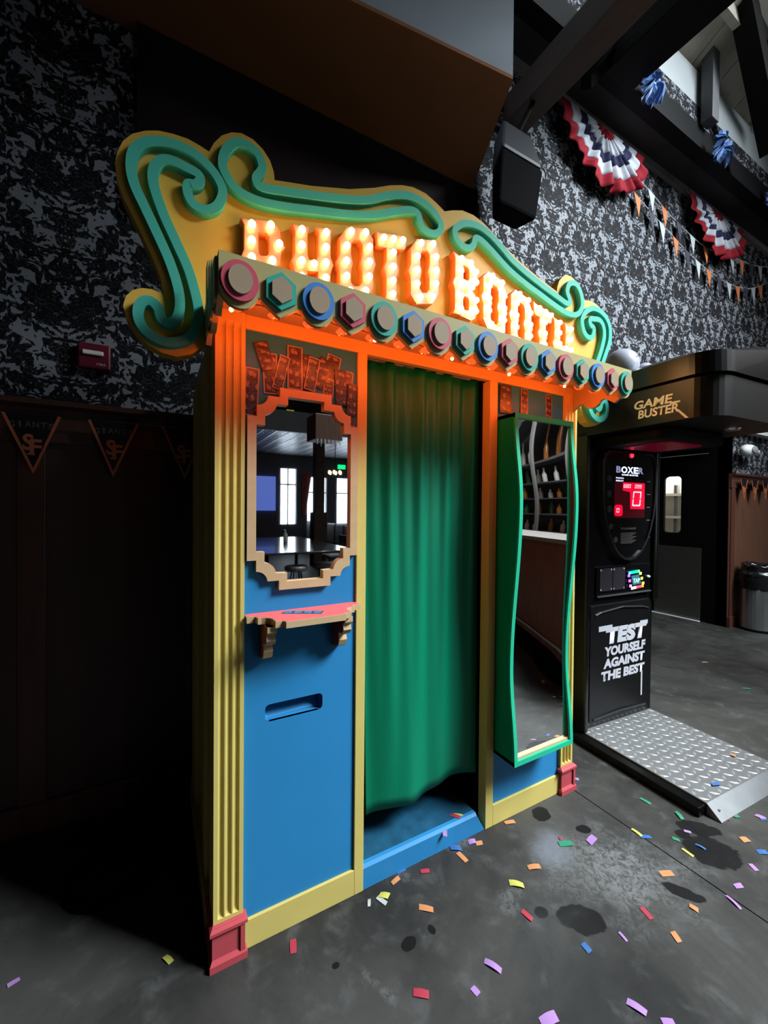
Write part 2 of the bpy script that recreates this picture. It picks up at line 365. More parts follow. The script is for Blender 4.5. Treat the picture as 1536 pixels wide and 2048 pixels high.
# wainscot of stiles, rails and sunk panels on the back wall
def wainscot(x0, x1, stiles, m, par):
    MB().box(x0, x1, WY-.012, WY-.001, .12, 1.90).build('wainscot_panel', m, par)
    for xs in stiles: MB().box(xs, xs+.10, WY-.030, WY-.012, .13, 1.86).build('stile', WOOD, par, bevel=.003)
    MB().box(x0, x1, WY-.034, WY-.012, 1.78, 1.895).build('rail', WOOD, par, bevel=.003)
    MB().box(x0, x1, WY-.040, WY-.001, 0, .135).build('baseboard', WOOD, par, bevel=.004)
    MB().prism([(WY-.075, 1.945), (WY-.075, 1.968), (WY-.001, 1.968), (WY-.001, 1.895), (WY-.035, 1.895), (WY-.045, 1.93)], x0, x1, 'x').build('cap_moulding', WOOD, par)
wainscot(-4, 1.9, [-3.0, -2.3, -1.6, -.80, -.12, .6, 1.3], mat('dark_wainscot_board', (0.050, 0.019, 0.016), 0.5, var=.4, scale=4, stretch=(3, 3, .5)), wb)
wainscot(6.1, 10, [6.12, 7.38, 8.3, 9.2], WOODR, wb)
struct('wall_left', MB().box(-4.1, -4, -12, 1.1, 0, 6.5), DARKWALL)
# dark painted chimney-like wall section behind the booth, and the boxed soffit above it
struct('wall_recess', MB().box(-.343, 1.83, WY-.06, WY+.01, 2.95, 3.86), DARKWALL)
so = [(-.60, .50), (.525, .357), (1.447, .237), (1.80, WY), (-.60, WY)]
ce = struct('ceiling_soffit', MB().prism(so, 3.85, 3.87, 'z'), DARKBROWN)
MB().prism([(-.60, .50), (.525, .357), (1.447, .237), (1.80, WY), (1.75, WY), (1.42, .265), (.525, .385), (-.60, .53)], 3.87, 5.6, 'z').build('fascia', GREYPAINT, ce)
# alcove with kitchen door beyond the boxing machine
struct('wall_alcove', MB().box(3.05, 3.15, WY+.12, 2.3, 0, 2.6).box(3.05, 6.2, 2.3, 2.4, 0, 2.6).box(6.1, 6.2, WY, 1.22, 0, 2.6).box(6.1, 6.2, 1.92, 2.3, 0, 2.6).box(6.1, 6.2, 1.22, 1.92, 2.25, 2.6), BLACKP)
struct('ceiling_alcove', MB().box(3.05, 6.2, WY+.12, 2.4, 2.45, 2.5), BLACKP)
M_kick = mat('dull_steel_kick_plate', (0.24, 0.24, 0.21), 0.38, .9, var=.12, scale=9)
dr = prop(thing('door_1', 'black swing door with rounded glass panel and steel kick plate', 'door', (6.1, 1.57, 0)), kind='structure')
hole = rrect(1.535, 1.755, 1.175, 1.965, .055)
pm = plate([(1.225, .012), (1.915, .012), (1.915, 2.24), (1.225, 2.24)], [hole], 6.10, 6.145)
pm.v = [(v[1], v[0], v[2]) for v in pm.v]
pm.build('door_leaf', BLACKP, dr)
MB().box(6.09, 6.10, 1.285, 1.86, .02, .985).build('kick_plate', M_kick, dr)
gl = NG('clear_glass'); gl.b.inputs['Transmission Weight'].default_value = 1; gl.b.inputs['Roughness'].default_value = .02; gl.b.inputs['IOR'].default_value = 1.1; gl.b.inputs['Base Color'].default_value = (.95, .97, .95, 1)
pg = MB(); pg.prism([(q[0], q[1]) for q in hole], 6.118, 6.122, 'x'); pg.build('glass_panel', gl.m, dr)
MB().box(6.085, 6.10, 1.885, 1.90, 1.0, 1.3).build('pull_handle', STEEL, dr)
prop(MB().box(6.06, 6.14, 1.285, 1.9, 0, .011).build('trim_1', mat('threshold_light_leak', (.75, .76, .78), .4)), 'threshold strip with painted light leak under kitchen door', kind='structure')  # pale colour paints in the kitchen light leaking under the door
# kitchen glimpsed through the door panel
struct('wall_kitchen', MB().box(7.6, 7.7, .9, 3.2, 0, 2.6).box(6.2, 7.6, 3.1, 3.2, 0, 2.6).box(6.2, 7.6, WY+.13, 1.18, 0, 2.6).box(6.2, 7.7, .9, 3.2, 2.5, 2.6), mat('white_kitchen_wall', (.8, .78, .72), .5))
ks = thing('kitchen_shelf', 'pale grey shelf unit seen through kitchen door panel', 'shelf', (7.4, 2.05, 0))
for z in (.9, 1.35, 1.72): MB().box(7.2, 7.59, 1.25, 2.95, z, z+.04).build('shelf_board', mat('grey_shelf_board', (.36, .33, .29), .5), ks)
for y in (1.3, 2.12, 2.9): MB().box(7.22, 7.26, y, y+.04, 0, 1.9).build('upright', STEEL, ks)
for i, y in enumerate((1.9, 2.2)):
    prop(MB().box(7.27, 7.5, y, y+.2, 1.762, 2.05).build('storage_box', WHITE, bevel=.01), ['white storage box on the kitchen shelf near side', 'white storage box on the kitchen shelf far side'][i], 'box', 'kitchen boxes')
kl = bpy.data.lights.new('kitchen_lamp', 'AREA'); kl.size = .8; kl.energy = 26; kl.color = (1, .95, .85)
ko = bpy.data.objects.new('kitchen_lamp', kl); C.objects.link(ko); ko.location = (6.9, 2.1, 2.45)

# ---- upper right: trim, soffit, clerestory, roof
struct('trim_2', MB().box(1.95, 10, WY-.035, WY, 5.02, 5.09), mat('grey_brown_trim', (.17, .15, .14), .6, var=.2))
struct('ceiling_upper', MB().box(1.95, 10, .65, WY+.12, 5.09, 5.13), DKGREY)
cl = struct('wall_clerestory', MB().box(1.5, 10, .65, .75, 5.13, 5.26), BLACKP)
MB().box(1.5, 10, .63, .75, 5.05, 5.262).build('beam_face', BLACKP, cl)
MB().box(1.5, 10, .645, .75, 5.262, 5.45).build('wallpaper_band', M_damask, cl)
MB().box(1.5, 10, .655, .75, 5.45, 5.80).build('pale_band', PALEWALL, cl)
rf = thing('ceiling_roof', None, None, (0, .7, 5.8)); prop(rf, kind='structure')
sl = .50
def roofpt(y): return 5.80+(.75-y)*sl
for i in range(18):
    x0 = 1.6+i*.45
    MB().add([(x0, .75, roofpt(.75)), (x0+.44, .75, roofpt(.75)), (x0+.44, -3.2, roofpt(-3.2)), (x0, -3.2, roofpt(-3.2)),
              (x0, .75, roofpt(.75)+.03), (x0+.44, .75, roofpt(.75)+.03), (x0+.44, -3.2, roofpt(-3.2)+.03), (x0, -3.2, roofpt(-3.2)+.03)],
             [(0, 1, 2, 3), (4, 5, 6, 7), (0, 1, 5, 4), (1, 2, 6, 5), (2, 3, 7, 6), (3, 0, 4, 7)]).build('roof_plank', ROOFWOOD, rf)
for y in (.35, -.35, -1.05):
    MB().box(1.6, 9.7, y-.03, y+.03, roofpt(y)-.09, roofpt(y)+.02).build('purlin', ROOFWOOD, rf)
for i, x in enumerate((3.75, 5.55, 7.3)):
    MB().add([(x, .75, roofpt(.75)-.1), (x+.06, .75, roofpt(.75)-.1), (x+.06, -3.2, roofpt(-3.2)-.1), (x, -3.2, roofpt(-3.2)-.1), (x, .75, roofpt(.75)+.01), (x+.06, .75, roofpt(.75)+.01), (x+.06, -3.2, roofpt(-3.2)+.01), (x, -3.2, roofpt(-3.2)+.01)],
             [(0, 1, 2, 3), (4, 5, 6, 7), (0, 1, 5, 4), (1, 2, 6, 5), (2, 3, 7, 6), (3, 0, 4, 7)]).build('rafter', ROOFWOOD, rf)
BEAMS = mat('black_brown_timber', (.0045, .0036, .0032), .6, var=.4, scale=6, spec=.12)
prop(MB().box(2.13, 2.34, -.95, WY, 4.52, 4.74).build('trim_3', BROWNBEAM, bevel=.01), 'brown timber beam running out from the wall above the speaker', kind='structure')
prop(MB().box(2.88, 3.22, -2.4, .65, 5.0, 5.42).build('trim_4', BEAMS, bevel=.008), 'wide black box beam under the roof', kind='structure')
prop(MB().tube([(2.7, .68, 4.86), (2.95, .60, 5.2)], .06, 4).build('trim_9', BEAMS), 'short black brace where the beam meets the wall', kind='structure')
prop(MB().box(4.36, 4.49, .52, .62, 5.25, 6.4).build('trim_5', mat('grey_post_paint', (.10, .10, .11), .6), bevel=.005), 'slim grey roof post in front of the clerestory', kind='structure')
def bar(name, a, b, wd, m, label):
    a, b = Vector(a), Vector(b); t = (b-a).normalized(); n = t.cross(Vector((0, 1, 0))).normalized()*wd/2; d = Vector((0, wd/2, 0)); mb = MB()
    mb.add([a-n-d, a+n-d, a+n+d, a-n+d, b-n-d, b+n-d, b+n+d, b-n+d], [(0, 3, 2, 1), (4, 5, 6, 7), (0, 1, 5, 4), (1, 2, 6, 5), (2, 3, 7, 6), (3, 0, 4, 7)])
    return prop(mb.build(name, m), label, kind='structure')
bar('trim_6', (4.20, .3, 6.3), (5.06, .3, 5.05), .16, BEAMS, 'black diagonal truss brace at the upper right')
bar('trim_7', (4.55, .3, 6.0), (5.4, .3, 5.75), .11, BEAMS, 'black truss strut crossing the diagonal brace')
# added unseen box over the photographer, shaped to block skylight from the left wall
struct('skylight_blocker', MB().box(-4, 2.5, -1.55, -1.15, 3.82, 6.2), DARKWALL)

# ================================================================== photo booth
booth = thing('photo_booth', 'yellow and blue carnival photo booth with lit scroll sign', 'photo booth', (.8, .4, 0))
# body: side walls, back, roof, interior
MB().box(-.085, -.06, .05, .86, 0, 2.12).build('side_wall', YELLOW, booth)
MB().box(1.66, 1.685, .05, .86, 0, 2.12).build('side_wall', YELLOW, booth)
MB().box(-.085, 1.685, .84, .86, 0, 2.12).build('back_wall', BLACKP, booth)
MB().box(-.085, 1.685, .031, .86, 2.12, 2.131).build('roof_panel', OLIVE, booth)
MB().box(.44, .452, .05, .84, 0, 2.12).box(1.086, 1.098, .05, .84, 0, 2.12).build('interior_wall', BLACKP, booth)
def fluted(x0, wd, y0, dep, name, side):
    """square pilaster with three flutes on its front and on one side"""
    pil = MB(); zs = [.13, .150, .1525, .156, .161, .168, .6, 1.1, 1.6, 2.08, 2.10, 2.14]
    cen = [wd*.245, wd*.5, wd*.755]; r = wd*.105
    xs = sorted(set([0, wd]+[c+r*k/6 for c in cen for k in range(-6, 7)]))
    def d(x, z):
        t = min((abs(x-c)/r for c in cen)); g = math.sqrt(max(0, 1-t*t))
        tz = 0 if (z <= .150 or z >= 2.10) else (math.sqrt(max(0, 1-((.168-z)/.018)**2)) if z < .168 else 1)
        return .010*g*tz
    nx, nz = len(xs), len(zs)
    f0 = [(x0+x, y0+d(x, z), z) for x in xs for z in zs]
    ff = [(i*nz+j, (i+1)*nz+j, (i+1)*nz+j+1, i*nz+j+1) for i in range(nx-1) for j in range(nz-1)]
    pil.add(f0, ff)
    xe = x0 if side < 0 else x0+wd
    sc = dep/wd
    f1 = [(xe-side*d(x, z), y0+x*sc, z) for x in xs for z in zs]; pil.add(f1, ff)
    o = pil.build(name, YELLOW, booth, smooth=False)
    xo = x0+wd if side < 0 else x0
    MB().box(min(xo, xo+side*.004), max(xo, xo+side*.004), y0+.001, y0+dep, .0, 2.139).build('pilaster_core', YELLOW, o)
    return o
for x0, side in ((-.093, -1), (1.603, 1)):
    pil = fluted(x0, .093, -.006, .11, 'pilaster', side)
    # red plinth with moulded top and bottom and a sunk panel
    a, b = x0-.012, x0+.105
    if side > 0: a, b = x0-.012, x0+.105
    y0, y1 = -.026, .12
    pl_ = MB()
    pl_.box(a+.008, b-.008, y0+.010, y1, .0, .135)
    pl_.box(a, b, y0, y1, .0, .022); pl_.add([(a, y0, .022), (b, y0, .022), (b, y1, .022), (a, y1, .022), (a+.008, y0+.010, .034), (b-.008, y0+.010, .034), (b-.008, y1, .034), (a+.008, y1, .034)], [(0, 1, 5, 4), (1, 2, 6, 5), (3, 0, 4, 7)])
    pl_.add([(a+.008, y0+.010, .108), (b-.008, y0+.010, .108), (b-.008, y1, .108), (a+.008, y1, .108), (a, y0, .118), (b, y0, .118), (b, y1, .118), (a, y1, .118)], [(0, 1, 5, 4), (1, 2, 6, 5), (3, 0, 4, 7)])
    pl_.box(a, b, y0, y1, .118, .128); pl_.add([(a, y0, .128), (b, y0, .128), (b, y1, .128), (a, y1, .128), (a+.010, y0+.016, .138), (b-.010, y0+.016, .138), (b-.010, y1, .138), (a+.010, y1, .138)], [(0, 1, 5, 4), (1, 2, 6, 5), (3, 0, 4, 7), (4, 5, 6, 7)])
    pl_.box(b-.022, b-.008, y0+.003, y1, .030, .112)
    pl_.build('plinth', RED, pil)
# rear fluted corner strips and mid battens on the left side wall
for y in (.20, .23, .26, .62, .66, .70, .74, .78, .82): MB().box(-.098, -.084, y, y+.022, .05, 2.05).build('side_batten', YELLOW, booth, bevel=.003)
MB().box(-.105, -.084, .12, .86, 0, .12).build('side_skirting', YELLOW, booth)
# front frame boards
MB().box(0, 1.603, .0, .03, 2.086, 2.14).build('header_board', YELLOW, booth, bevel=.002)
MB().box(.412, .452, 0, .05, .0, 2.086).build('door_stile', YELLOW, booth, bevel=.002)
MB().box(1.084, 1.131, 0, .05, .0, 2.086).build('door_stile', YELLOW, booth, bevel=.002)
MB().box(0, .412, 0, .03, 0, .098).build('kick_board', YELLOW, booth, bevel=.002)
MB().box(1.131, 1.603, 0, .03, 0, .098).build('kick_board', YELLOW, booth, bevel=.002)
# blue panels; the left one has the picture slot
slot = rrect(.073, .282, .752, .812, .016)
lp = plate([(0, .098), (.412, .098), (.412, 2.086), (0, 2.086)], [slot], .010, .022).build('front_panel', BLUE, booth)
sb = MB(); n = len(slot)
sb.add([(q[0], .0102, q[1]) for q in slot]+[(q[0], .075 if q[1] > .78 else .040, q[1]) for q in slot], [(i, (i+1) % n, n+(i+1) % n, n+i) for i in range(n)]+[tuple(range(n, 2*n))])
sb.build('picture_slot', BLUE, lp)
MB().box(1.131, 1.603, .010, .022, .098, 2.086).build('front_panel', BLUE, booth)
# booth floor and step
st = MB(); poly = [(.004, 0), (.004, .082), (.014, .092), (.84, .092), (.84, 0)]
st.prism(poly, .453, 1.035, 'x')
st.add([(1.035, .004, 0), (1.035, .004, .082), (1.035, .014, .092), (1.035, .5, .092), (1.035, .5, 0), (1.083, .004, 0), (1.083, .06, .0), (1.083, .5, .0)], [(0, 5, 1), (1, 5, 6, 2), (2, 6, 7, 3), (4, 3, 7)])
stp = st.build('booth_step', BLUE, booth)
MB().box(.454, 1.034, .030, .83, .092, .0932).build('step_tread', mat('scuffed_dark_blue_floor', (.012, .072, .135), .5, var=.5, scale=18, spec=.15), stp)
# ---- cornice: scalloped front board, returns, cover
NM = 17; X0, X1 = -.119, 1.675; PX = .1056; XC = [-.0685+PX*i for i in range(NM)]; YC = -.30
def scallop():
    low = []
    for i, xc in enumerate(XC):
        if i % 2 == 0: low += [(xc+.0515*math.cos(a), 2.066+.0565*math.sin(a)) for a in [PI+.30+(PI-.60)*k/10 for k in range(11)]]
        else: low += [(xc-.050, 2.043), (xc, 2.0085), (xc+.050, 2.043)]
    low[0] = (X0, 2.055); low[-1] = (X1, 2.055)
    return [(X0, 2.145)]+low+[(X1, 2.145)]
co = MB().prism(scallop(), YC, YC+.016).build('cornice', OLIVE, booth)
for xr in (X0, X1-.016):
    pr = [(YC+.016, 2.145), (YC+.016, 2.05)]
    for k in range(3):
        yc = YC+.07+k*.115
        pr += [(yc+.05*math.cos(a), 2.05+.045*math.sin(a)) for a in [PI+.3+(PI-.6)*j/6 for j in range(7)]] if k % 2 else [(yc-.05, 2.04), (yc, 2.008), (yc+.05, 2.04)]
    pr += [(.045, 2.05), (.045, 2.145)]
    MB().prism(pr, xr, xr+.016, 'x').build('cornice_return', OLIVE, co)
for k, (dy, dz) in enumerate(((.03, .0), (.085, .02), (.14, .045), (.20, .075))):   # stepped stack behind the left end
    MB().box(X0-.006, X0, YC+dy, YC+dy+.05, 2.03-dz*.2, 2.145+dz).build('cornice_step', OLIVE, co)
MB().box(X0+.001, X1-.001, YC+.012, 0.04, 2.132, 2.1445).build('cornice_cover', OLIVE, co)
RINGC = [ROSE, JADE, ROYAL]
HEX = [(math.sin(PI/3*k), math.cos(PI/3*k)) for k in range(6)]
for i, xc in enumerate(XC):
    m = RINGC[i % 3]; zc = 2.0755
    if i % 2 == 0:
        ro, ri, rd = ell(xc, zc, .0465, .0515), ell(xc, zc, .031, .036), ell(xc, zc, .0300, .0365)
    else:
        ro, ri, rd = [[(xc+h[0]*sx, zc+h[1]*sz) for h in HEX] for sx, sz in ((.046, .0505), (.030, .035), (.0305, .0360))]
    MB().ring(ro, ri, YC-.012, YC+.001).build('medallion_ring', m, co)
    MB().prism(rd, YC-.020, YC-.0).build('medallion_disc', TAUPE, co)
# ---- sign board with scrolls
CX = .85
OUT = [(-0.06, 2.10), (-0.095, 2.068), (-0.12, 2.021), (-0.158, 1.987), (-0.2, 1.971), (-0.241, 1.976), (-0.281, 1.994), (-0.313, 2.027), (-0.334, 2.061), (-0.344, 2.098), (-0.336, 2.129), (-0.319, 2.15), (-0.294, 2.163), (-0.268, 2.166), (-0.238, 2.16), (-0.244, 2.203), (-0.259, 2.244), (-0.281, 2.292), (-0.303, 2.339), (-0.324, 2.38), (-0.345, 2.421), (-0.359, 2.464), (-0.364, 2.51), (-0.359, 2.545), (-0.345, 2.585), (-0.32, 2.618), (-0.286, 2.642), (-0.251, 2.658), (-0.211, 2.666), (-0.169, 2.669), (-0.136, 2.663), (-0.107, 2.655), (-0.092, 2.69), (-0.068, 2.725), (-0.037, 2.749), (-0.006, 2.76), (0.032, 2.756), (0.065, 2.737), (0.09, 2.708), (0.103, 2.674), (0.106, 2.647), (0.139, 2.655), (0.241, 2.679), (0.395, 2.726), (0.502, 2.772), (0.57, 2.808), (0.632, 2.833), (0.685, 2.845), (0.75, 2.843), (0.807, 2.823), (0.85, 2.803)]
S1 = [(-0.142, 2.145), (-0.166, 2.236), (-0.202, 2.315), (-0.238, 2.392), (-0.262, 2.462), (-0.266, 2.504), (-0.255, 2.538), (-0.234, 2.557), (-0.207, 2.562), (-0.171, 2.557), (-0.143, 2.551), (-0.135, 2.534), (-0.148, 2.515), (-0.169, 2.508), (-0.171, 2.482), (-0.155, 2.452), (-0.119, 2.446), (-0.085, 2.47), (-0.068, 2.516), (-0.076, 2.549), (-0.105, 2.584), (-0.153, 2.611), (-0.203, 2.616), (-0.247, 2.607), (-0.289, 2.584), (-0.316, 2.546), (-0.322, 2.496), (-0.312, 2.447), (-0.285, 2.39), (-0.251, 2.319), (-0.22, 2.25), (-0.197, 2.176), (-0.192, 2.122), (-0.202, 2.08), (-0.226, 2.062), (-0.244, 2.075), (-0.25, 2.098), (-0.266, 2.116), (-0.283, 2.117), (-0.297, 2.104), (-0.304, 2.08), (-0.299, 2.047), (-0.276, 2.019), (-0.233, 2.003), (-0.188, 2.015), (-0.154, 2.045), (-0.14, 2.094)]
S2 = [(-0.069, 2.61), (-0.061, 2.655), (-0.031, 2.697), (0.005, 2.707), (0.042, 2.693), (0.058, 2.657), (0.053, 2.635), (0.038, 2.61), (0.044, 2.589), (0.075, 2.588), (0.143, 2.604), (0.262, 2.632), (0.382, 2.665), (0.468, 2.696), (0.534, 2.733), (0.604, 2.766), (0.676, 2.782), (0.752, 2.77), (0.803, 2.733), (0.812, 2.708), (0.800, 2.680), (0.765, 2.664), (0.724, 2.669), (0.703, 2.693), (0.693, 2.722), (0.656, 2.723), (0.584, 2.692), (0.487, 2.644), (0.383, 2.609), (0.262, 2.579), (0.143, 2.550), (0.059, 2.536), (0.006, 2.538), (-0.031, 2.551), (-0.056, 2.578)]
YS = .05
full = OUT+[(2*CX-q[0], q[1]) for q in reversed(OUT[:-1])]
sg = MB().prism(full, YS, YS+.045).build('sign_board', SIGNGOLD, booth)
for S in (S1, S2):
    pa = smooth_loop(S, 4)
    ribbon(pa, .0285, YS-.028, YS+.001).build('scroll_trim', TEAL, sg)
    ribbon([(2*CX-q[0], q[1]) for q in pa], .0285, YS-.028, YS+.001).build('scroll_trim', TEAL, sg)
# ---- marquee letters with bulbs
LFACE = mat('pale_pink_letter_face', (.30, .125, .085), .4, var=.05)
LSIDE = mat('orange_letter_return', (.62, .17, .03), .5, var=.06)
BULB = mat('lit_warm_white_bulb', (1, .9, .75), .3, var=.02, emit=(1.0, .52, .175), es=34.0)
def stem(x, z0, z1, wd=.047, spur=.012, serif=.010):
    """a circus-letter stroke: flared ends and a pointed spur at mid height"""
    h = wd/2; zm = (z0+z1)/2; f = .022
    L = [(-h-serif, z0), (-h, z0+f), (-h, zm-.03), (-h-spur, zm), (-h, zm+.03), (-h, z1-f), (-h-serif, z1)]
    R = [(-a, b) for a, b in reversed(L)]
    return [(x+a, b) for a, b in L]+[(x, z1-.006)]+[(x+a, b) for a, b in R]+[(x, z0+.006)]
def oring():
    def o(wx, hz, sp, c):
        return [(-wx+c, -hz), (wx-c, -hz), (wx, -hz+c*1.3), (wx, -.03), (wx+sp, 0), (wx, .03), (wx, hz-c*1.3), (wx-c, hz), (-wx+c, hz), (-wx, hz-c*1.3), (-wx, .03), (-wx-sp, 0), (-wx, -.03), (-wx, -hz+c*1.3)]
    return o(.071, .135, .012, .030), o(.024, .086, -.008, .012)
OB = [(s*a, b) for s in (-1, 1) for a, b in ((.030, .110), (.047, .056), (.048, 0), (.047, -.056), (.032, -.110))]
VB = [.108, .055, 0, -.055, -.108]
GLY = {
 'O': ([], [oring()], OB),
 'H': ([stem(-.045, -.135, .135), stem(.045, -.135, .135), [(-.03, -.028), (.03, -.028), (.03, .012), (-.03, .012)]], [], [(s*.045, z) for s in (-1, 1) for z in VB]+[(0, -.008)]),
 'T': ([stem(0, -.135, .13), [(-.066, .088), (-.058, .080), (.058, .080), (.066, .088), (.070, .128), (.058, .135), (-.058, .135), (-.072, .140)]], [], [(-.043, .108), (0, .108), (.043, .108), (0, .055), (0, 0), (0, -.055), (0, -.108)]),
 'P': ([stem(-.042, -.135, .135)], [([(-.03, -.030), (.030, -.030), (.055, -.010), (.060, .035), (.074, .050), (.060, .065), (.055, .110), (.030, .135), (-.03, .135)],
        [(-.02, .014), (.008, .014), (.018, .022), (.020, .040), (.019, .050), (.020, .060), (.018, .080), (.008, .090), (-.02, .090)])], [(-.042, z) for z in VB]+[(.020, .112), (.049, .052), (.026, -.006)]),
 'B': ([stem(-.042, -.135, .135)], [([(-.03, -.004), (.026, -.004), (.050, .014), (.056, .050), (.066, .066), (.056, .082), (.050, .116), (.024, .135), (-.03, .135)],
        [(-.02, .036), (.006, .036), (.014, .042), (.016, .055), (.015, .066), (.016, .076), (.014, .088), (.006, .094), (-.02, .094)]),
        ([(-.03, -.135), (.028, -.135), (.053, -.116), (.058, -.082), (.068, -.066), (.058, -.050), (.053, -.014), (.026, .004), (-.03, .004)],
        [(-.02, -.095), (.006, -.095), (.014, -.089), (.016, -.076), (.015, -.066), (.016, -.055), (.014, -.042), (.006, -.036), (-.02, -.036)])], [(-.042, z) for z in VB]+[(.012, .110), (.042, .082), (.044, .036), (.012, .004), (.046, -.042), (.044, -.092), (.010, -.112)]),
}
bulb_me = MB().ball((0, -.014, 0), .0125, 10, 6).mesh('bulb'); bulb_me.materials.append(BULB)
for p in bulb_me.polygons: p.use_smooth = True
WORD = [('P', .062, 2.475, .22), ('H', .236, 2.515, .22), ('O', .410, 2.568, .26), ('T', .563, 2.593, .2), ('O', .724, 2.625, .26), ('B', .948, 2.615, -.10), ('O', 1.118, 2.585, -.24), ('O', 1.293, 2.548, -.24), ('T', 1.445, 2.516, -.18), ('H', 1.600, 2.480, -.16)]
for ch, xc, zt, sh in WORD:
    polys, rings, bulbs = GLY[ch]; zc = zt-.140
    S = lambda q: (xc+q[0], zc+q[1]+sh*q[0])
    YF = YS-.034
    root = None; kk = 0
    for q in polys:
        mb = MB().prism([S(a) for a in q], YF+.0003*kk, YS+.001)
        o = mb.build('letter' if root is None else 'letter_stroke', LSIDE, booth if root is None else root)
        root = root or o
        kk += 1; MB().prism([S((a[0]*.97, a[1]*.985)) for a in q], YF-.0012-.0007*kk, YF+.0002).build('letter_face', LFACE, root)
    for ou, inn in rings:
        o = MB().ring([S(a) for a in ou], [S(a) for a in inn], YF, YS+.001).build('letter' if root is None else 'letter_stroke', LSIDE, booth if root is None else root)
        root = root or o
        kk += 1; MB().ring([S((a[0]*.98, a[1]*.985)) for a in ou], [S((a[0]*1.02, a[1]*1.02)) for a in inn], YF-.0012-.0007*kk, YF+.0002).build('letter_face', LFACE, root)
    for b in bulbs:
        q = S(b); bo = bpy.data.objects.new('bulb', bulb_me); C.objects.link(bo); bo.parent = root
        bo.location = Vector((q[0], YF-.003, q[1]))-ORG[booth.name]
# ---- stepped mirror on the left panel
def qsym(q, cx, cz):
    """expand a top-right quarter outline to the full symmetric loop"""
    tr = q; br = [(a, -b) for a, b in reversed(q)]; bl = [(-a, -b) for a, b in q]; tl = [(-a, b) for a, b in reversed(q)]
    return [(cx+a, cz+b) for a, b in tr+br+bl+tl]
def arc(p, q, c, n=6):
    a0 = math.atan2(p[1]-c[1], p[0]-c[0]); a1 = math.atan2(q[1]-c[1], q[0]-c[0]); r0 = math.hypot(p[0]-c[0], p[1]-c[1]); r1 = math.hypot(q[0]-c[0], q[1]-c[1])
    if a1-a0 > PI: a1 -= 2*PI
    if a0-a1 > PI: a1 += 2*PI
    return [(c[0]+(r0+(r1-r0)*i/n)*math.cos(a0+(a1-a0)*i/n), c[1]+(r0+(r1-r0)*i/n)*math.sin(a0+(a1-a0)*i/n)) for i in range(n+1)]
MO = [(.094, .347), (.094, .314)]+arc((.133, .314), (.171, .279), (.171, .317))+[(.171, .241), (.2015, .241)]
MI = [(.066, .319), (.066, .290)]+arc((.105, .288), (.144, .250), (.147, .291))+[(.144, .213), (.172, .213)]
mo, mi = qsym(MO, .2075, 1.558), qsym(MI, .2075, 1.558)
mf = MB().ring(mo, mi, -.012, .010).build('mirror_frame', TANGOLD, booth)
MB().prism(mi, .004, .009).build('mirror_glass', MIRROR, mf)
# ---- shelf with brackets
ZS = 1.135
sh_ = [(.004, .01), (.004, -.028), (.030, -.030), (.034, -.050)]+arc((.034, -.055), (.075, -.088), (.036, -.092), 5)+[(.075, -.118), (.098, -.120), (.104, -.138), (.310, -.138), (.316, -.120), (.339, -.118)]+arc((.339, -.088), (.380, -.055), (.378, -.092), 5)+[(.382, -.050), (.386, -.030), (.418, -.028), (.418, .01)]
sf = MB().prism(sh_, ZS-.022, ZS-.001, 'z').build('shelf', TANGOLD, booth)
MB().prism([(.004+.004+(q[0]-.004)*.981, q[1]+.004 if q[1] < 0 else q[1]) for q in sh_], ZS-.0012, ZS, 'z').build('shelf_top', CORAL, sf)
DKRED = mat('dark_red_bracket_side', (.20, .03, .03), .5)
for xb in (.068, .335):
    pr = [(.01, ZS-.022), (-.105, ZS-.022), (-.105, ZS-.040), (-.088, ZS-.052), (-.094, ZS-.070), (-.080, ZS-.086), (-.055, ZS-.088), (-.048, ZS-.100), (-.056, ZS-.116), (-.046, ZS-.138), (-.020, ZS-.150), (.01, ZS-.152)]
    br = MB().prism(pr, xb-.015, xb+.015, 'x').build('bracket', TANGOLD, sf)
    MB().prism([(q[0]+.004 if q[0] < 0 else q[0], q[1]+.003 if q[1] < ZS-.03 else q[1]) for q in pr], xb-.0162, xb+.0162, 'x').build('bracket_side', DKRED, br)
# ---- wavy funhouse mirror on the right panel
def smoothstep_curve(z, P):
    """cosine interpolation through (z, depth) knots"""
    for (a, ya), (b, yb) in zip(P, P[1:]):
        if a <= z <= b: t = (1-math.cos(PI*(z-a)/(b-a)))/2; return ya+(yb-ya)*t
    return P[0][1] if z < P[0][0] else P[-1][1]
PR = [(.345, .120), (.78, .087), (1.52, .132), (1.925, .098)]
FX0, FX1, FZ0, FZ1 = 1.137, 1.535, .345, 1.925; NZ = 48
PRG = [(.345, .112), (.80, .091), (1.50, .122), (1.925, .104)]
zz = [FZ0+(FZ1-FZ0)*i/NZ for i in range(NZ+1)]; dd = [-smoothstep_curve(z, PR) for z in zz]
fb = MB()
for xa, xb in ((FX0, FX0+.014), (FX1-.014, FX1)):
    fb.prism([(.010, FZ0)]+[(d+.004, z) for d, z in zip(dd, zz)]+[(.010, FZ1)], xa, xb, 'x')
fb.box(FX0, FX1, dd[0]+.004, .010, FZ0, FZ0+.016).box(FX0, FX1, dd[-1]+.004, .010, FZ1-.016, FZ1)
fo = fb.build('funhouse_mirror', GREENBOX, booth)
rim = MB()
for xa, xb in ((FX0-.001, FX0+.019), (FX1-.019, FX1+.001)):
    rim.prism([(d-.004, z) for d, z in zip(dd, zz)]+[(d+.006, z) for d, z in reversed(list(zip(dd, zz)))], xa, xb, 'x')
rim.box(FX0-.001, FX1+.001, dd[0]-.004, dd[0]+.006, FZ0-.001, FZ0+.022).box(FX0-.001, FX1+.001, dd[-1]-.004, dd[-1]+.006, FZ1-.022, FZ1+.001)
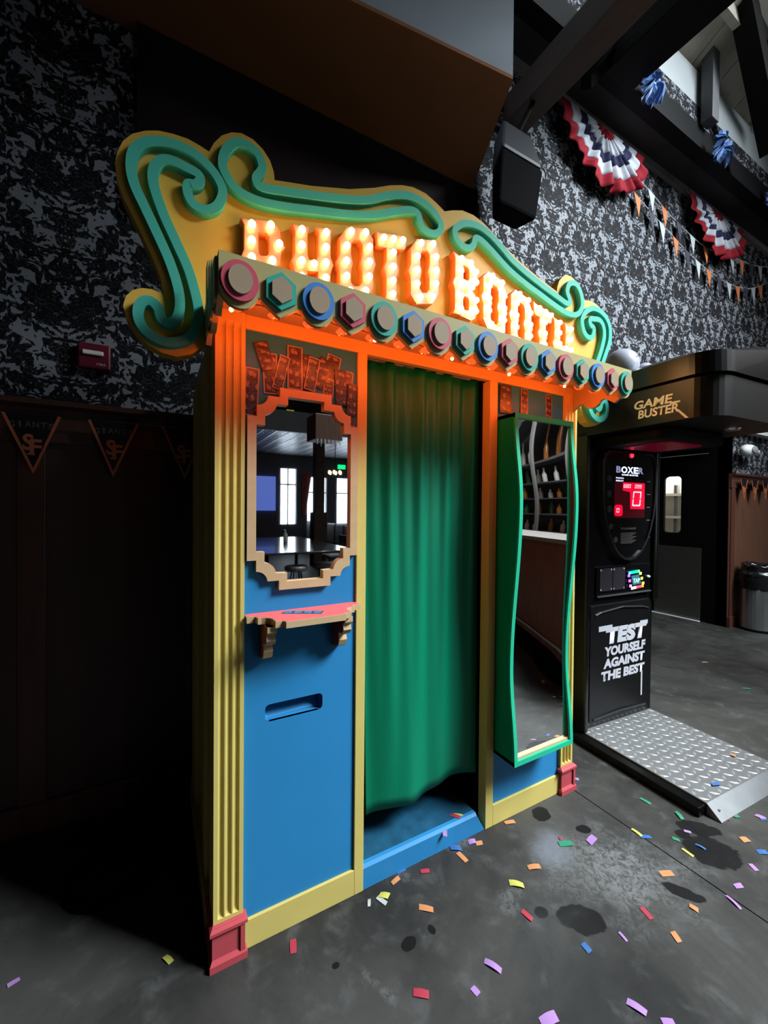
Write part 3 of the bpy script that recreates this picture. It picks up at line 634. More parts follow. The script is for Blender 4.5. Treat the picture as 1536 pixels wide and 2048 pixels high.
rim.build('mirror_rim', GREENRIM, fo)
MB().prism([(.008, FZ0+.02)]+[(d+.012, z) for d, z in list(zip(dd, zz))[1:-1]]+[(.008, FZ1-.02)], FX1-.0165, FX1-.0142, 'x').build('inner_liner', mat('red_brown_liner', (.11, .03, .016), .5), fo)
MB().box(FX0+.016, FX1-.016, dd[0]+.006, dd[0]+.030, FZ0+.018, FZ0+.032).build('inner_ledge', TANGOLD, fo)
def fglass(u, v):
    z = FZ0+.016+(FZ1-FZ0-.032)*v; return (FX0+.014+(FX1-FX0-.028)*u, -smoothstep_curve(z, PRG)+.010, z)
MB().grid(fglass, 4, 72).build('mirror_glass', MIRROR, fo, smooth=True)
# ---- curtain
cu = thing('curtain', 'green satin curtain hanging in the booth doorway', 'curtain', (.79, .06, .24))
def cloth(u, v):
    z = .235+.02*u*(1-u)+(2.10-.235)*v+(.012*math.sin(u*9+.7)-.022*(1-u))*(1-v)
    x = (.474+(1.095-.474)*u)*1.0+(.030*(1-u)-.012*u)*(1-v)
    a = .009*math.sin(u*52+.6*math.sin(v*2.2)+.5)*v**1.5+.010*math.sin(u*25+1.5*(1-v))*(.35+.65*v)+.016*math.sin(u*7.5+1.1+1.4*(1-v))*(1-v*.6)+.006*math.sin(u*16+2*v)*(1-v)
    return (x, .075+a, z)
MB().grid(cloth, 110, 40).build('curtain_cloth', CURTAIN, cu, smooth=True, solid=.003)
MB().tube([(.455, .08, 2.105), (1.083, .08, 2.105)], .010, 8).build('curtain_rod', STEEL, cu)
# ---- string of orange jewel lights under the cornice
SBULB = mat('glowing_red_orange_jewel', (.9, .05, .01), .2, var=.05, emit=(1.0, .075, .012), es=1.6, coat=.5)
SBRIGHT = mat('bright_orange_lamp_core', (1, .5, .2), .3, var=.02, emit=(1.0, .50, .16), es=14)
sl_ = thing('string_light', 'string of glowing red orange jewel lights under the cornice', 'string lights', (.8, -.22, 2.03))
MB().tube([(-.10+.0528*i, -.20, 2.078-(.010 if i % 2 else 0)) for i in range(34)], .0016, 5).build('wire', mat('dark_red_wire', (.12, .02, .01), .5), sl_)
jw = MB()
for k in range(7):
    a = 2*PI*k/7; jw.add([(0, 0, .012), (.022*math.cos(a), .022*math.sin(a), -.004), (.010*math.cos(a+.45), .010*math.sin(a+.45), -.016), (.022*math.cos(a+.9), .022*math.sin(a+.9), -.004)], [(0, 1, 2, 3)])
jw.ball((0, 0, -.002), .011, 8, 5)
jme = jw.mesh('jewel_bulb'); jme.materials.append(SBULB)
cme = MB().ball((0, 0, 0), .0065, 8, 5).mesh('lamp_core'); cme.materials.append(SBRIGHT)
for i in range(16):
    x = -.062+.1065*i
    b = bpy.data.objects.new('jewel_bulb', jme); C.objects.link(b); b.parent = sl_; b.location = Vector((x, -.205, 2.060))-ORG[sl_.name]; b.rotation_euler = (.3*random.uniform(-1, 1), .3*random.uniform(-1, 1), random.uniform(0, 6))
    if i in (0, 4, 7, 10, 13):
        c2 = bpy.data.objects.new('lamp_core', cme); C.objects.link(c2); c2.parent = b; c2.location = (0, -.012, -.014)
    l = bpy.data.lights.new('jewel_lamp', 'POINT'); l.energy = .62; l.color = (1, .115, .014); l.shadow_soft_size = .012
    lo = bpy.data.objects.new('jewel_lamp', l); C.objects.link(lo); lo.parent = sl_; lo.location = Vector((x, -.165, 2.036))-ORG[sl_.name]
# ================================================================== boxing machine (local frame: x along its face, -y towards the viewer)
RZ = math.radians(-3.6)
bx = thing('boxing_machine', 'black boxing arcade machine with red score display and metal standing platform', 'arcade machine', (2.166, .26, 0), RZ)
MFACE = ((0, 0, 0), (1, 0, 0), (0, 0, 1))
W_ = .715
MB().box(-.07, .70, -.708, .02, 0, .048).build('platform_base', BLACKG, bx, bevel=.004)
tp = MB().box(-.012, .70, -.711, .0, .049, .058).build('tread_plate', ALU, bx)
lip = MB().prism([(-.711, .058), (-.775, .005), (-.775, 0), (-.711, 0)], -.012, .70, 'x').build('front_lip', ALU, bx)
MB().lathe([(.006, 0), (.006, .003), (.002, .004)], (.03, -.745, .032), 10).lathe([(.006, 0), (.006, .003), (.002, .004)], (.66, -.745, .032), 10).build('bolt', STEEL, lip)
tr = MB()
L_, W2 = .024, .0095
tr.add([(-L_, 0, 0), (0, -W2, 0), (L_, 0, 0), (0, W2, 0), (-L_*.5, 0, .0022), (0, -W2*.35, .0026), (L_*.5, 0, .0022), (0, W2*.35, .0026)], [(0, 1, 5, 4), (1, 2, 6, 5), (2, 3, 7, 6), (3, 0, 4, 7), (4, 5, 6, 7)])
tme = tr.mesh('tread'); tme.materials.append(ALU2)
for i in range(15):
    for j in range(15):
        t = bpy.data.objects.new('tread', tme); C.objects.link(t); t.parent = tp
        t.location = (.010+.0475*i, -.022-.0475*j, .058); t.rotation_euler = (0, 0, PI/4 if (i+j) % 2 else -PI/4)
cab = MB(); cab.box(.005, W_, .0, .62, 0, 2.02).build('cabinet', BLACKG, bx, bevel=.012)
# side wings beside the score shield, lower door panel with pressed ridges
MB().box(-.02, .02, -.03, .60, .0, 2.0).build('side_panel', BLACKG, bx, bevel=.012)
MB().box(.69, .735, -.03, .60, .85, 2.0).build('side_panel', BLACKG, bx, bevel=.012)
dp = MB().prism(rrect(.045, .675, .09, .865, .03), -.012, .002).build('door_panel', BLACKT, bx, bevel=.004)
for pth in ([(.09, -.014, .80), (.14, -.016, .815), (.36, -.018, .835), (.58, -.016, .815), (.640, -.014, .80)], [(.08, -.014, .113), (.35, -.018, .128), (.625, -.014, .116)]): MB().tube(pth, .006, 6).build('pressed_ridge', mat('worn_black_edge', (.02, .02, .022), .3), dp)
# score shield: long rounded shield with bezel
SHD = [(.115, 1.80), (.117, 1.70), (.122, 1.56), (.140, 1.45), (.172, 1.36), (.215, 1.28), (.270, 1.21), (.335, 1.17), (.390, 1.162), (.450, 1.174), (.510, 1.212), (.565, 1.28), (.605, 1.36), (.636, 1.45), (.655, 1.56), (.662, 1.70), (.664, 1.80), (.645, 1.85), (.60, 1.878), (.18, 1.878), (.135, 1.85)]
shs = [(.39+(a-.39)*1.05, 1.53+(b-1.53)*1.03) for a, b in SHD]
sc = MB().prism(SHD, -.030, .002).build('score_screen', BLACKG, bx)
MB().ring(shs, [(.39+(a-.39)*.985, 1.53+(b-1.53)*.99) for a, b in SHD], -.042, .002).build('screen_bezel', mat('glossy_black_bezel', (.015, .015, .016), .12, coat=.5), sc)
FS = ((0, -.0305, 0), (1, 0, 0), (0, 0, 1))
LEDW = mat('lit_blue_white_lettering', (.5, .55, 1), .4, emit=(.62, .68, 1.0), es=2.2)
LEDD = mat('dim_blue_lettering', (.3, .3, .5), .4, emit=(.35, .36, .62), es=.7)
GREYPR = mat('grey_screen_print', (.07, .065, .065), .5)
for s, a, b, mm in (('B', .249, .296, LEDD), ('O', .300, .362, LEDW), ('X', .364, .425, LEDW), ('E', .430, .480, LEDW), ('R', .484, .535, LEDD)):
    text('lettering', s, (a, b, 1.742, 1.786), mm, sc, FS, bold=.035)
text('lettering', 'GAME BUSTER', (.305, .480, 1.725, 1.736), LEDW, sc, FS, bold=.02)
text('lettering', 'PUNCH', (.248, .325, 1.702, 1.712), LEDW, sc, FS, bold=.02)
text('lettering', 'RESULT', (.248, .325, 1.684, 1.694), LEDW, sc, FS, bold=.02)
for s, a, b in (('RECORD', .350, .420), ('RECORD', .445, .525)):
    text('lettering', s, (a, b, 1.694, 1.704), GREYPR, sc, FS)
text('lettering', 'TOURNAMENT', (.303, .465, 1.360, 1.375), GREYPR, sc, FS, bold=.02)
for k in range(9): MB().box(.304, .468-.02*(k % 3), -.0315, -.030, 1.335-.0085*k, 1.339-.0085*k).build('small_print', GREYPR, sc)
for x, z, r in ((.185, 1.70, .026), (.185, 1.60, .024), (.190, 1.50, .026), (.205, 1.385, .022), (.255, 1.295, .022)):
    MB().lathe([(r*.55, -.0313), (r, -.0305), (r, -.030)], (x, 0, z), 6, 'y').build('pictogram', mat('faint_grey_print', (.02, .019, .019), .5), sc)
for z in (1.69, 1.60, 1.51, 1.42, 1.30): MB().box(.575-.0*z, .615, -.0315, -.030, z, z+.006).build('scale_mark', GREYPR, sc)
# red display
REDGLOW = mat('glowing_red_display', (.3, 0, .01), .4, emit=(1.0, .0, .045), es=.85)
REDDIM = mat('dim_red_display', (.03, .0, .003), .3, emit=(.25, 0, .01), es=.12)
REDDIG = mat('bright_pink_digit', (1, .5, .5), .4, emit=(1.0, .42, .48), es=1.6)
MB().prism(rrect(.236, .556, 1.440, 1.682, .015), -.0306, -.030).build('display_window', REDDIM, sc)
MB().prism([(.320, 1.680), (.552, 1.680), (.552, 1.500), (.400, 1.500), (.395, 1.615), (.318, 1.625)], -.0312, -.0305).build('display_glow', REDGLOW, sc)
MB().prism(rrect(.236, .320, 1.452, 1.528, .02), -.0312, -.0305).build('display_glow', REDGLOW, sc)
def seg(s, x0, x1, z0, z1, wd, slant=.12):
    """seven-segment characters"""
    SEG = {'0': 'abcdef', '6': 'afgcde', '8': 'abcdefg', '1': 'bc', '9': 'abcdfg', '2': 'abged', '3': 'abgcd', '4': 'fgbc', '5': 'afgcd', '7': 'abc'}
    n = len(s); cw = (x1-x0)/n; mb = MB(); h = z1-z0; g = wd*.35
    for i, ch in enumerate(s):
        a, b = x0+cw*i, x0+cw*(i+.78); m = (z0+z1)/2
        R = {'a': (a+g, b-g, z1-wd, z1), 'd': (a+g, b-g, z0, z0+wd), 'g': (a+g, b-g, m-wd/2, m+wd/2), 'f': (a, a+wd, m+g, z1-g), 'b': (b-wd, b, m+g, z1-g), 'e': (a, a+wd, z0+g, m-g), 'c': (b-wd, b, z0+g, m-g)}
        for k in SEG[ch]:
            p, q, r, t = R[k]; mb.prism([(p+(r-z0)*slant, r), (q+(r-z0)*slant, r), (q+(t-z0)*slant, t), (p+(t-z0)*slant, t)], -.0325, -.0313)
    return mb
seg('680', .326, .404, 1.643, 1.668, .004).build('score_digits', REDDIG, sc)
seg('099', .445, .520, 1.643, 1.668, .004).build('score_digits', REDDIG, sc)
seg('0', .418, .528, 1.520, 1.622, .010).build('score_digits', REDDIG, sc)
seg('0', .255, .290, 1.476, 1.505, .005).build('score_digits', REDDIG, sc)
MB().lathe([(.012, -.040), (.015, -.036), (.015, -.03)], (.405, 0, 1.863), 16, 'y').build('red_indicator', mat('lit_red_indicator', (.5, 0, 0), .3, emit=(1, .02, .05), es=3), sc)
# coin panel and card reader
cpn = MB().prism(rrect(.100, .660, .925, 1.118, .008), -.014, .002).build('coin_panel', BLACKG, bx, bevel=.003)
for a, b in ((.120, .243), (.250, .372)):
    cp = MB().box(a, b, -.020, -.013, .955, 1.104).build('coin_plate', mat('dark_purple_grey_metal', (.055, .048, .060), .32, .6), cpn)
    for x in (a+.010, b-.010):
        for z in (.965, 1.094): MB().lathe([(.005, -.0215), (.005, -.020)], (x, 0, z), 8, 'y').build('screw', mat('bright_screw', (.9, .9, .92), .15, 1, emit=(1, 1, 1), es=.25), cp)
MB().box(.10, .66, -.022, -.013, .917, .925).build('coin_ledge', STEEL, cpn)
rd = MB().add([(.428, -.022, .947), (.582, -.022, .958), (.530, -.022, 1.075), (.395, -.022, 1.066), (.428, -.013, .947), (.582, -.013, .958), (.530, -.013, 1.075), (.395, -.013, 1.066)], [(0, 1, 2, 3), (0, 4, 5, 1), (1, 5, 6, 2), (2, 6, 7, 3), (3, 7, 4, 0)]).build('card_reader', BLACKG, cpn)
corn = [Vector(q) for q in ((.428, .947), (.582, .958), (.530, 1.075), (.395, 1.066))]
cols = [[(1, .9, .95), (1, .75, .9), (1, .05, .1), (1, .05, .05), (1, .2, .05)], [(1, .75, .05), (1, .85, .1), (.9, .9, .1)], [(.1, 1, .2), (0, 1, .3), (0, .9, .5), (0, .6, 1), (.1, .3, 1)], [(.3, .1, 1), (.6, .1, 1), (.8, .2, .9)]]
k = 0
for e in range(4):
    p, q = corn[e], corn[(e+1) % 4]; n = len(cols[e])
    for i, c in enumerate(cols[e]):
        x = p.lerp(q, (i+.5)/n); x = x.lerp(Vector((.484, 1.012)), .10)
        MB().box(x.x-.011, x.x+.011, -.0245, -.021, x.y-.009, x.y+.009).build('led_cell', mat('led_%d' % k, c, .4, emit=c, es=1.8), rd); k += 1
MB().prism([(.455, .975), (.545, .980), (.515, 1.045), (.435, 1.040)], -.0232, -.0215).build('reader_screen', mat('dim_teal_screen', (.02, .08, .09), .3, emit=(.05, .25, .28), es=.5), rd)
text('lettering', 'TAP', (.455, .525, .990, 1.020), mat('teal_lit_print', (.4, .9, .9), .4, emit=(.4, .9, .9), es=.9), rd, ((0, -.0234, 0), (1, 0, 0), (0, 0, 1)), bold=.02)
MB().ball((.631, -.018, 1.023), .012, 10, 6, (1.3, 1, .8)).build('coin_return', WHITE, cpn)
# printed slogan
FD = ((0, -.0125, 0), (1, 0, 0), (0, 0, 1))
text('lettering', 'TEST', (.195, .630, .592, .705), PRINTW, dp, FD, bold=.07, shear=.08)
MB().box(.125, .26, -.0135, -.0125, .687, .722).build('lettering_bar', PRINTW, dp)
MB().box(.555, .640, -.0135, -.0125, .687, .715).build('lettering_bar', PRINTW, dp)
text('lettering', 'YOURSELF', (.185, .618, .512, .578), PRINTW, dp, FD, bold=.055, shear=.06)
text('lettering', 'AGAINST', (.175, .612, .432, .498), PRINTW, dp, FD, bold=.055, shear=.06)
MB().box(.325, .352, -.0135, -.0125, .348, .362).build('lettering_bar', PRINTW, dp)
text('lettering', 'THE BEST', (.155, .612, .350, .416), PRINTW, dp, FD, bold=.055, shear=.06)
MB().box(.572, .588, -.0135, -.0125, .185, .36).build('lettering_bar', PRINTW, dp)
# canopy: hood reaching out over the platform with rounded front corners
def hood(x0, x1, yb, yf, r, n=8):
    o = [(x0, yb)]
    o += [(x0+r-r*math.cos(PI/2*i/n), yf+r-r*math.sin(PI/2*i/n)) for i in range(n+1)]
    o += [(x1-r+r*math.sin(PI/2*i/n), yf+r-r*math.cos(PI/2*i/n)) for i in range(n+1)]
    return o+[(x1, yb)]
cn = MB().prism(hood(-.02, .80, .60, -.73, .13), 1.965, 2.165, 'z').build('canopy', mat('satin_black_canopy', (.004, .0036, .0036), .36, var=.05, spec=.3), bx, smooth=False)
cm = MB(); h0, h1, h2 = hood(-.035, .815, .60, -.745, .135), hood(-.03, .81, .60, -.74, .135), hood(.03, .75, .60, -.62, .12); n = len(h0)
def arch(q): return .10*max(0, min(1, (q[0]-.1)/.35))*max(0, min(1, -q[1]/.6))
cm.add([(q[0], q[1], 2.178) for q in h0]+[(q[0], q[1], 2.285+arch(q)) for q in h1]+[(q[0], q[1], 2.315+arch(q)*1.2) for q in h2],
       [(r*n+i, r*n+(i+1) % n, (r+1)*n+(i+1) % n, (r+1)*n+i) for r in (0, 1) for i in range(n)]+[tuple(range(n)), tuple(range(2*n, 3*n))])
cm.build('canopy_cap', BLACKG, cn)
MB().prism(hood(.0, .78, .55, -.70, .12), 2.163, 2.180, 'z').build('canopy_groove', BLACKP, cn)
MB().prism(hood(.06, .70, .02, -.46, .10), 1.895, 1.966, 'z').build('canopy_underside', BLACKP, cn, bevel=.02)
MB().prism(rrect(.18, .55, -.40, -.10, .05), 1.888, 1.896, 'z').build('red_lit_hatch', mat('dark_red_hatch', (.10, .0, .012), .3, emit=(.35, 0, .03), es=.12), cn)
MB().lathe([(.035, 1.955), (.045, 1.966)], (.50, -.56, 0), 18).build('canopy_downlight', STEEL, cn)
FC = ((-.0215, 0, 0), (0, -1, 0), (0, 0, 1))   # left side of the canopy, read from the back to the front
text('lettering', 'GAME', (.322, .528, 2.062, 2.110), CREAM, cn, FC, bold=.03, shear=.12)
MB().box(-.0225, -.0205, -.565, -.515, 2.056, 2.066).build('lettering_bar', CREAM, cn)
text('lettering', 'BUSTER', (.345, .560, 2.008, 2.056), CREAM, cn, FC, bold=.03, shear=.10)
MB().add([(-.0225, -.545, 2.020), (-.0225, -.558, 2.020), (-.0225, -.605, 1.968), (-.0225, -.590, 1.968), (-.0205, -.545, 2.020), (-.0205, -.558, 2.020), (-.0205, -.605, 1.968), (-.0205, -.590, 1.968)], [(0, 1, 2, 3), (4, 7, 6, 5), (0, 4, 5, 1), (1, 5, 6, 2), (2, 6, 7, 3), (3, 7, 4, 0)]).build('lettering_bar', CREAM, cn)
cl_ = bpy.data.lights.new('canopy_lamp', 'SPOT'); cl_.energy = 30; cl_.color = (1, .86, .66); cl_.spot_size = 1.1; cl_.spot_blend = .7; cl_.shadow_soft_size = .03
co_ = bpy.data.objects.new('canopy_lamp', cl_); C.objects.link(co_); co_.parent = bx; co_.location = (.50, -.56, 1.945)
# two white balls on top of the machine
STITCH = mat('dark_stitching', (.05, .03, .04), .6)
def basebl(c, r, label):
    t = thing('toy_ball', label, 'ball', (c[0], c[1], c[2]-r), group='white balls on the boxing machine')
    MB().ball(c, r, 28, 18).build('ball_shell', mat('white_vinyl_ball', (.36, .38, .46), .3, var=.04, coat=.2), t, smooth=True)
    for k in range(14):
        a = -1.2+k*.13; d = Vector((math.cos(a)*.55-.25, -.62, math.sin(a)*.35+.50)).normalized()
        s_ = Vector(c)+d*r*1.003; e = Vector((.6, .2, .5)).normalized()*.008
        MB().tube([s_-e, s_+e], .0018, 4).build('stitch', STITCH, t)
basebl((2.36, .16, 2.424), .103, 'larger white ball with dark stitching on the boxing machine')
basebl((2.57, .13, 2.402), .065, 'smaller white ball behind the larger one on the machine')

# ================================================================== wall decorations
SPK = thing('loudspeaker', 'black loudspeaker with grey top hanging under the brown beam', 'speaker', (1.93, .70, 3.53))
MB().add([(1.73, .62, 3.54), (2.09, .62, 3.54), (2.09, .82, 3.58), (1.86, .82, 3.58), (1.71, .58, 3.87), (2.11, .58, 3.87), (2.11, .82, 3.87), (1.85, .82, 3.87)], [(0, 3, 2, 1), (4, 5, 6, 7), (0, 1, 5, 4), (1, 2, 6, 5), (2, 3, 7, 6), (3, 0, 4, 7)]).build('grille', mat('black_speaker_grille', (.0016, .0016, .0019), .8, var=.3, scale=200, bump=.3, spec=.04), SPK, bevel=.02)
MB().add([(1.71, .58, 3.875), (2.11, .58, 3.875), (2.11, .82, 3.875), (1.85, .82, 3.875), (1.78, .64, 4.13), (2.06, .64, 4.13), (2.06, .82, 4.13), (1.86, .82, 4.13)], [(0, 3, 2, 1), (4, 5, 6, 7), (0, 1, 5, 4), (1, 2, 6, 5), (2, 3, 7, 6), (3, 0, 4, 7)]).build('cabinet_top', mat('grey_black_speaker_shell', (.034, .036, .040), .5, var=.1, spec=.2), SPK, bevel=.025)
MB().box(1.98, 2.02, .72, .78, 4.12, 4.20).tube([(2.0, .75, 4.16), (2.2, .75, 4.55)], .018, 6).build('hanging_bracket', BLACKP, SPK)
# fire strobe
fs = thing('fire_strobe', 'red fire alarm strobe on the dark damask wall', 'fire alarm', (-.515, WY-.02, 2.14))
FRED = mat('fire_red_plastic', (.13, .008, .022), .4)
MB().box(-.578, -.452, WY-.045, WY-.001, 2.145, 2.262).build('housing', FRED, fs, bevel=.006)
MB().box(-.560, -.478, WY-.058, WY-.045, 2.205, 2.225).build('strobe_lens', mat('clear_strobe_lens', (.75, .72, .7), .15, emit=(1, .9, .85), es=.02), fs, bevel=.004)
text('lettering', 'FIRE', (-.505, -.470, 2.160, 2.171), mat('pale_print', (.55, .45, .45), .5), fs, ((0, WY-.0455, 0), (1, 0, 0), (0, 0, 1)))
# black pennants with orange trim
PBLK = mat('black_pennant_vinyl', (.012, .011, .012), .3, var=.1); PORG = mat('orange_pennant_print', (.55, .15, .06), .45); PDIM = mat('dark_outline_print', (.13, .085, .07), .5)
def pennants(xs, wd, zt, hgt, y, label, full=True):
    t = thing('pennant_string', label, 'pennants', ((xs[0]+xs[-1])/2, y, zt-hgt))
    MB().tube([(xs[0]-.15, y, zt+.004), (xs[-1]+.15, y, zt+.004)], .004, 5).build('cord', PBLK, t)
    for i, xc in enumerate(xs):
        h = wd/2; tilt = .004*(-1)**i
        fl_ = MB().prism([(xc-h, zt), (xc+h, zt), (xc+tilt, zt-hgt)], y-.0015, y+.0015).build('pennant', PBLK, t)
        b = .010
        MB().prism([(xc-h, zt), (xc-h+b*1.2, zt), (xc+tilt, zt-hgt+b*2.6), (xc+h-b*1.2, zt), (xc+h, zt), (xc+tilt, zt-hgt)], y-.0028, y-.0014).build('pennant_trim', PORG, fl_)
        FP = ((xc, y-.0016, zt), (1, 0, 0), (0, 0, 1))
        if full:
            s = wd/.205
            for k, ch in enumerate('GIANTS'):
                u = (-.068+.0272*k)*s; dz = -.030-.35*u*u/s*3
                text('lettering', ch, (u-(.004 if ch == 'I' else .011)*s, u+(.004 if ch == 'I' else .011)*s, (dz-.026)*1, dz), PDIM, fl_, FP, bold=.02)
        # interlocking S and F
        text('emblem', 'S', (-.032, .006, -.158, -.086), PORG, fl_, FP, bold=.03)
        text('emblem', 'F', (-.008, .034, -.176, -.108), PORG, fl_, ((xc, y-.0024, zt), (1, 0, 0), (0, 0, 1)), bold=.03)
        MB().box(xc-.016, xc+.010, y-.0030, y-.0022, zt-.178, zt-.170).build('emblem', PORG, fl_)
pennants([-.735, -.433, -.135], .205, 1.893, .262, WY-.085, 'string of black and orange pennants along the left wainscot')
pennants([6.30, 6.62, 6.95, 7.28], .205, 1.893, .262, WY-.085, 'string of black and orange pennants above the trash can', False)
# security lamp
sl2 = thing('security_lamp', 'white bullet-shaped lamp on the wall near the kitchen alcove', 'lamp', (6.38, WY-.1, 2.2))
MB().lathe([(.001, -.19), (.05, -.17), (.075, -.10), (.078, -.02), (.070, .05), (.05, .11), (.034, .15), (.030, .22), (.02, .24)], (6.35, WY-.12, 2.255), 20, 'x').build('lamp_shell', WHITE, sl2, smooth=True)
MB().ball((6.30, WY-.19, 2.255), .055, 14, 8, (1.5, .4, .9)).build('lens', mat('grey_lens', (.25, .26, .28), .25), sl2, smooth=True)
MB().box(6.34, 6.40, WY-.07, WY, 2.22, 2.29).build('mount', WHITE, sl2)
# pleated bunting fans
BRED = mat('crimson_bunting_cloth', (.24, .012, .022), .75, spec=.1); BWHT = mat('white_bunting_cloth', (.42, .44, .49), .75, spec=.1); BNAV = mat('navy_bunting_cloth', (.022, .022, .06), .75, spec=.1)
def fan(x0, x1, zt, hgt, y, label):
    cx, R = (x0+x1)/2, (x1-x0)/2
    t = thing('bunting_fan', label, 'bunting', (cx, y, zt-hgt), group='pleated bunting fans under the wall trim')
    bands = [(.02, .20, BRED, 'red_centre'), (.20, .44, BWHT, 'white_band'), (.44, .60, BNAV, 'navy_band'), (.60, .80, BWHT, 'white_band'), (.80, 1.0, BRED, 'red_band')]
    def P(rho, th, k=9):
        ph = .7*math.sin(th*k*2+.8*math.sin(th*3))+.45*math.sin(th*k*3.1+2)
        rr = rho*(1+.030*math.sin(th*k*2+1.2)+.025*math.sin(th*5.3))
        return (cx-R*rr*math.cos(th), y-.03-.055*rho**.8*(1+.75*ph)*math.sin(min(PI, max(0, th)))**.4, zt-hgt*rr*math.sin(th)**.85-.012*rho*(1+ph)*.5*math.sin(th)**.5)
    for a, b, m, nm in bands:
        MB().grid(lambda u, v: P(a+(b-a)*u, .0+PI*v), 3, 130).build(nm, m, t, smooth=True, solid=.003)
    MB().box(x0, x1, y-.02, y-.012, zt-.004, zt+.022).build('hem_tape', BWHT, t)
    for x in (x0+.01, x1-.01): MB().lathe([(.010, y-.03), (.010, y-.02)], (x, 0, zt+.01), 8, 'y').build('grommet', STEEL, t)
fan(2.72, 3.95, 5.0, .57, WY-.04, 'red white and blue bunting fan nearer the loudspeaker')
fan(4.84, 6.14, 5.0, .53, WY-.04, 'red white and blue bunting fan farther along the wall')
# blue gathered bows on the black beam
BOW = mat('blue_tissue_cloth', (.07, .15, .36), .5)
def bow(c, s, label, sd):
    rnd = random.Random(sd); t = thing('fabric_bow', label, 'bow', (c[0], c[1], c[2]-s), group='blue bows along the black beam')
    for k in range(9):
        a = rnd.uniform(0, 2*PI); r = s*rnd.uniform(.55, 1.0); wv = rnd.uniform(.25, .5)
        def F(u, v):
            an = a+(v-.5)*2*wv; rr = r*u
            return (c[0]+rr*math.cos(an), c[1]-.02-s*.55*math.sin(u*2.6)*(.6+.4*math.sin(v*14+k))-.01*k*.4, c[2]+rr*math.sin(an)*.95-.3*s*u*u+.02*math.sin(v*20))
        MB().grid(F, 6, 8).build('cloth_fold', BOW, t, solid=.003)
    MB().ball((c[0], c[1]-.05, c[2]), s*.28, 10, 6).build('knot', BOW, t)
bow((3.35, .60, 5.04), .17, 'blue gathered bow nearest the box beam', 1)
bow((4.57, .60, 5.06), .17, 'middle blue gathered bow on the black beam', 2)
bow((5.80, .60, 5.07), .17, 'blue gathered bow farthest along the black beam', 3)
# little flag strings
FCOL = [mat('orange_flag_paper', (.55, .16, .05), .6), mat('black_flag_paper', (.03, .03, .045), .6), mat('white_flag_paper', (.42, .47, .49), .6)]
def flags(P, label, sp, first):
    pts = smooth_loop(P, 8, False); t = thing('flag_string', label, 'bunting', (pts[0][0], WY-.03, 4.2))
    MB().tube([(a, WY-.04, b) for a, b in pts], .005, 5).build('cord', FCOL[2], t)
    acc = 0; i = first
    for (a, b), (c, d) in zip(pts, pts[1:]):
        l = math.hypot(c-a, d-b); acc += l
        if acc >= sp:
            acc = 0; m = FCOL[i % 3]; i += 1
            sl = (d-b)/(c-a)
            MB().add([(c-.062, WY-.042, d-.062*sl), (c+.062, WY-.042, d+.062*sl), (c+.01, WY-.052, d-.21), (c-.062, WY-.046, d-.062*sl), (c+.062, WY-.046, d+.062*sl), (c+.01, WY-.056, d-.21)], [(0, 1, 2), (5, 4, 3), (0, 3, 4, 1), (1, 4, 5, 2), (2, 5, 3, 0)]).build('flag', m, t)
flags([(3.72, 4.72), (3.852, 4.633), (4.554, 4.447), (5.207, 4.319), (5.89, 4.290), (6.5, 4.39), (7.07, 4.629), (7.6, 4.9)], 'lower string of orange black and white triangle flags', .20, 0)
flags([(3.90, 4.80), (4.25, 4.72), (4.547, 4.640), (5.3, 4.55), (6.147, 4.658), (6.6, 4.72), (7.06, 4.83), (7.6, 5.0)], 'upper string of triangle flags running behind the far fan', .24, 2)
# trash can
tc = thing('trash_can', 'steel trash can with black liner by the wood wainscot', 'trash can', (6.34, .76, 0))
MB().lathe([(.185, .0), (.19, .02), (.19, .60), (.186, .605)], (6.34, .76, 0), 32).build('can_body', STEEL, tc, smooth=False)
MB().lathe([(.192, 0), (.194, .015), (.192, .03)], (6.34, .76, 0), 32).build('base_ring', BLACKP, tc)
lb = MB()
rl = random.Random(4); nn = 40; prof = [(.196, .52), (.205, .55), (.203, .60), (.212, .64), (.198, .68), (.205, .705), (.175, .72), (.168, .76), (.172, .80), (.165, .83), (.150, .80)]
for r, h in prof:
    for k in range(nn): lb.v.append((6.34+(r+rl.uniform(-.010, .010))*math.cos(2*PI*k/nn), .76+(r+rl.uniform(-.010, .010))*math.sin(2*PI*k/nn), h+rl.uniform(-.012, .012)))
for i in range(len(prof)-1):
    for k in range(nn): lb.f.append((i*nn+k, i*nn+(k+1) % nn, (i+1)*nn+(k+1) % nn, (i+1)*nn+k))
lb.build('liner_bag', mat('glossy_black_bag', (.01, .01, .011), .18), tc, smooth=True)
# electric cable and a low black crate in the dim left corner
prop(MB().tube([(-.40+.16*math.cos(a), .52+.13*math.sin(a), .008) for a in [2*PI*i/40 for i in range(40)]], .008, 6, True).build('cable_loop', BLACKP), 'loop of black cable lying on the dim floor', 'cable')
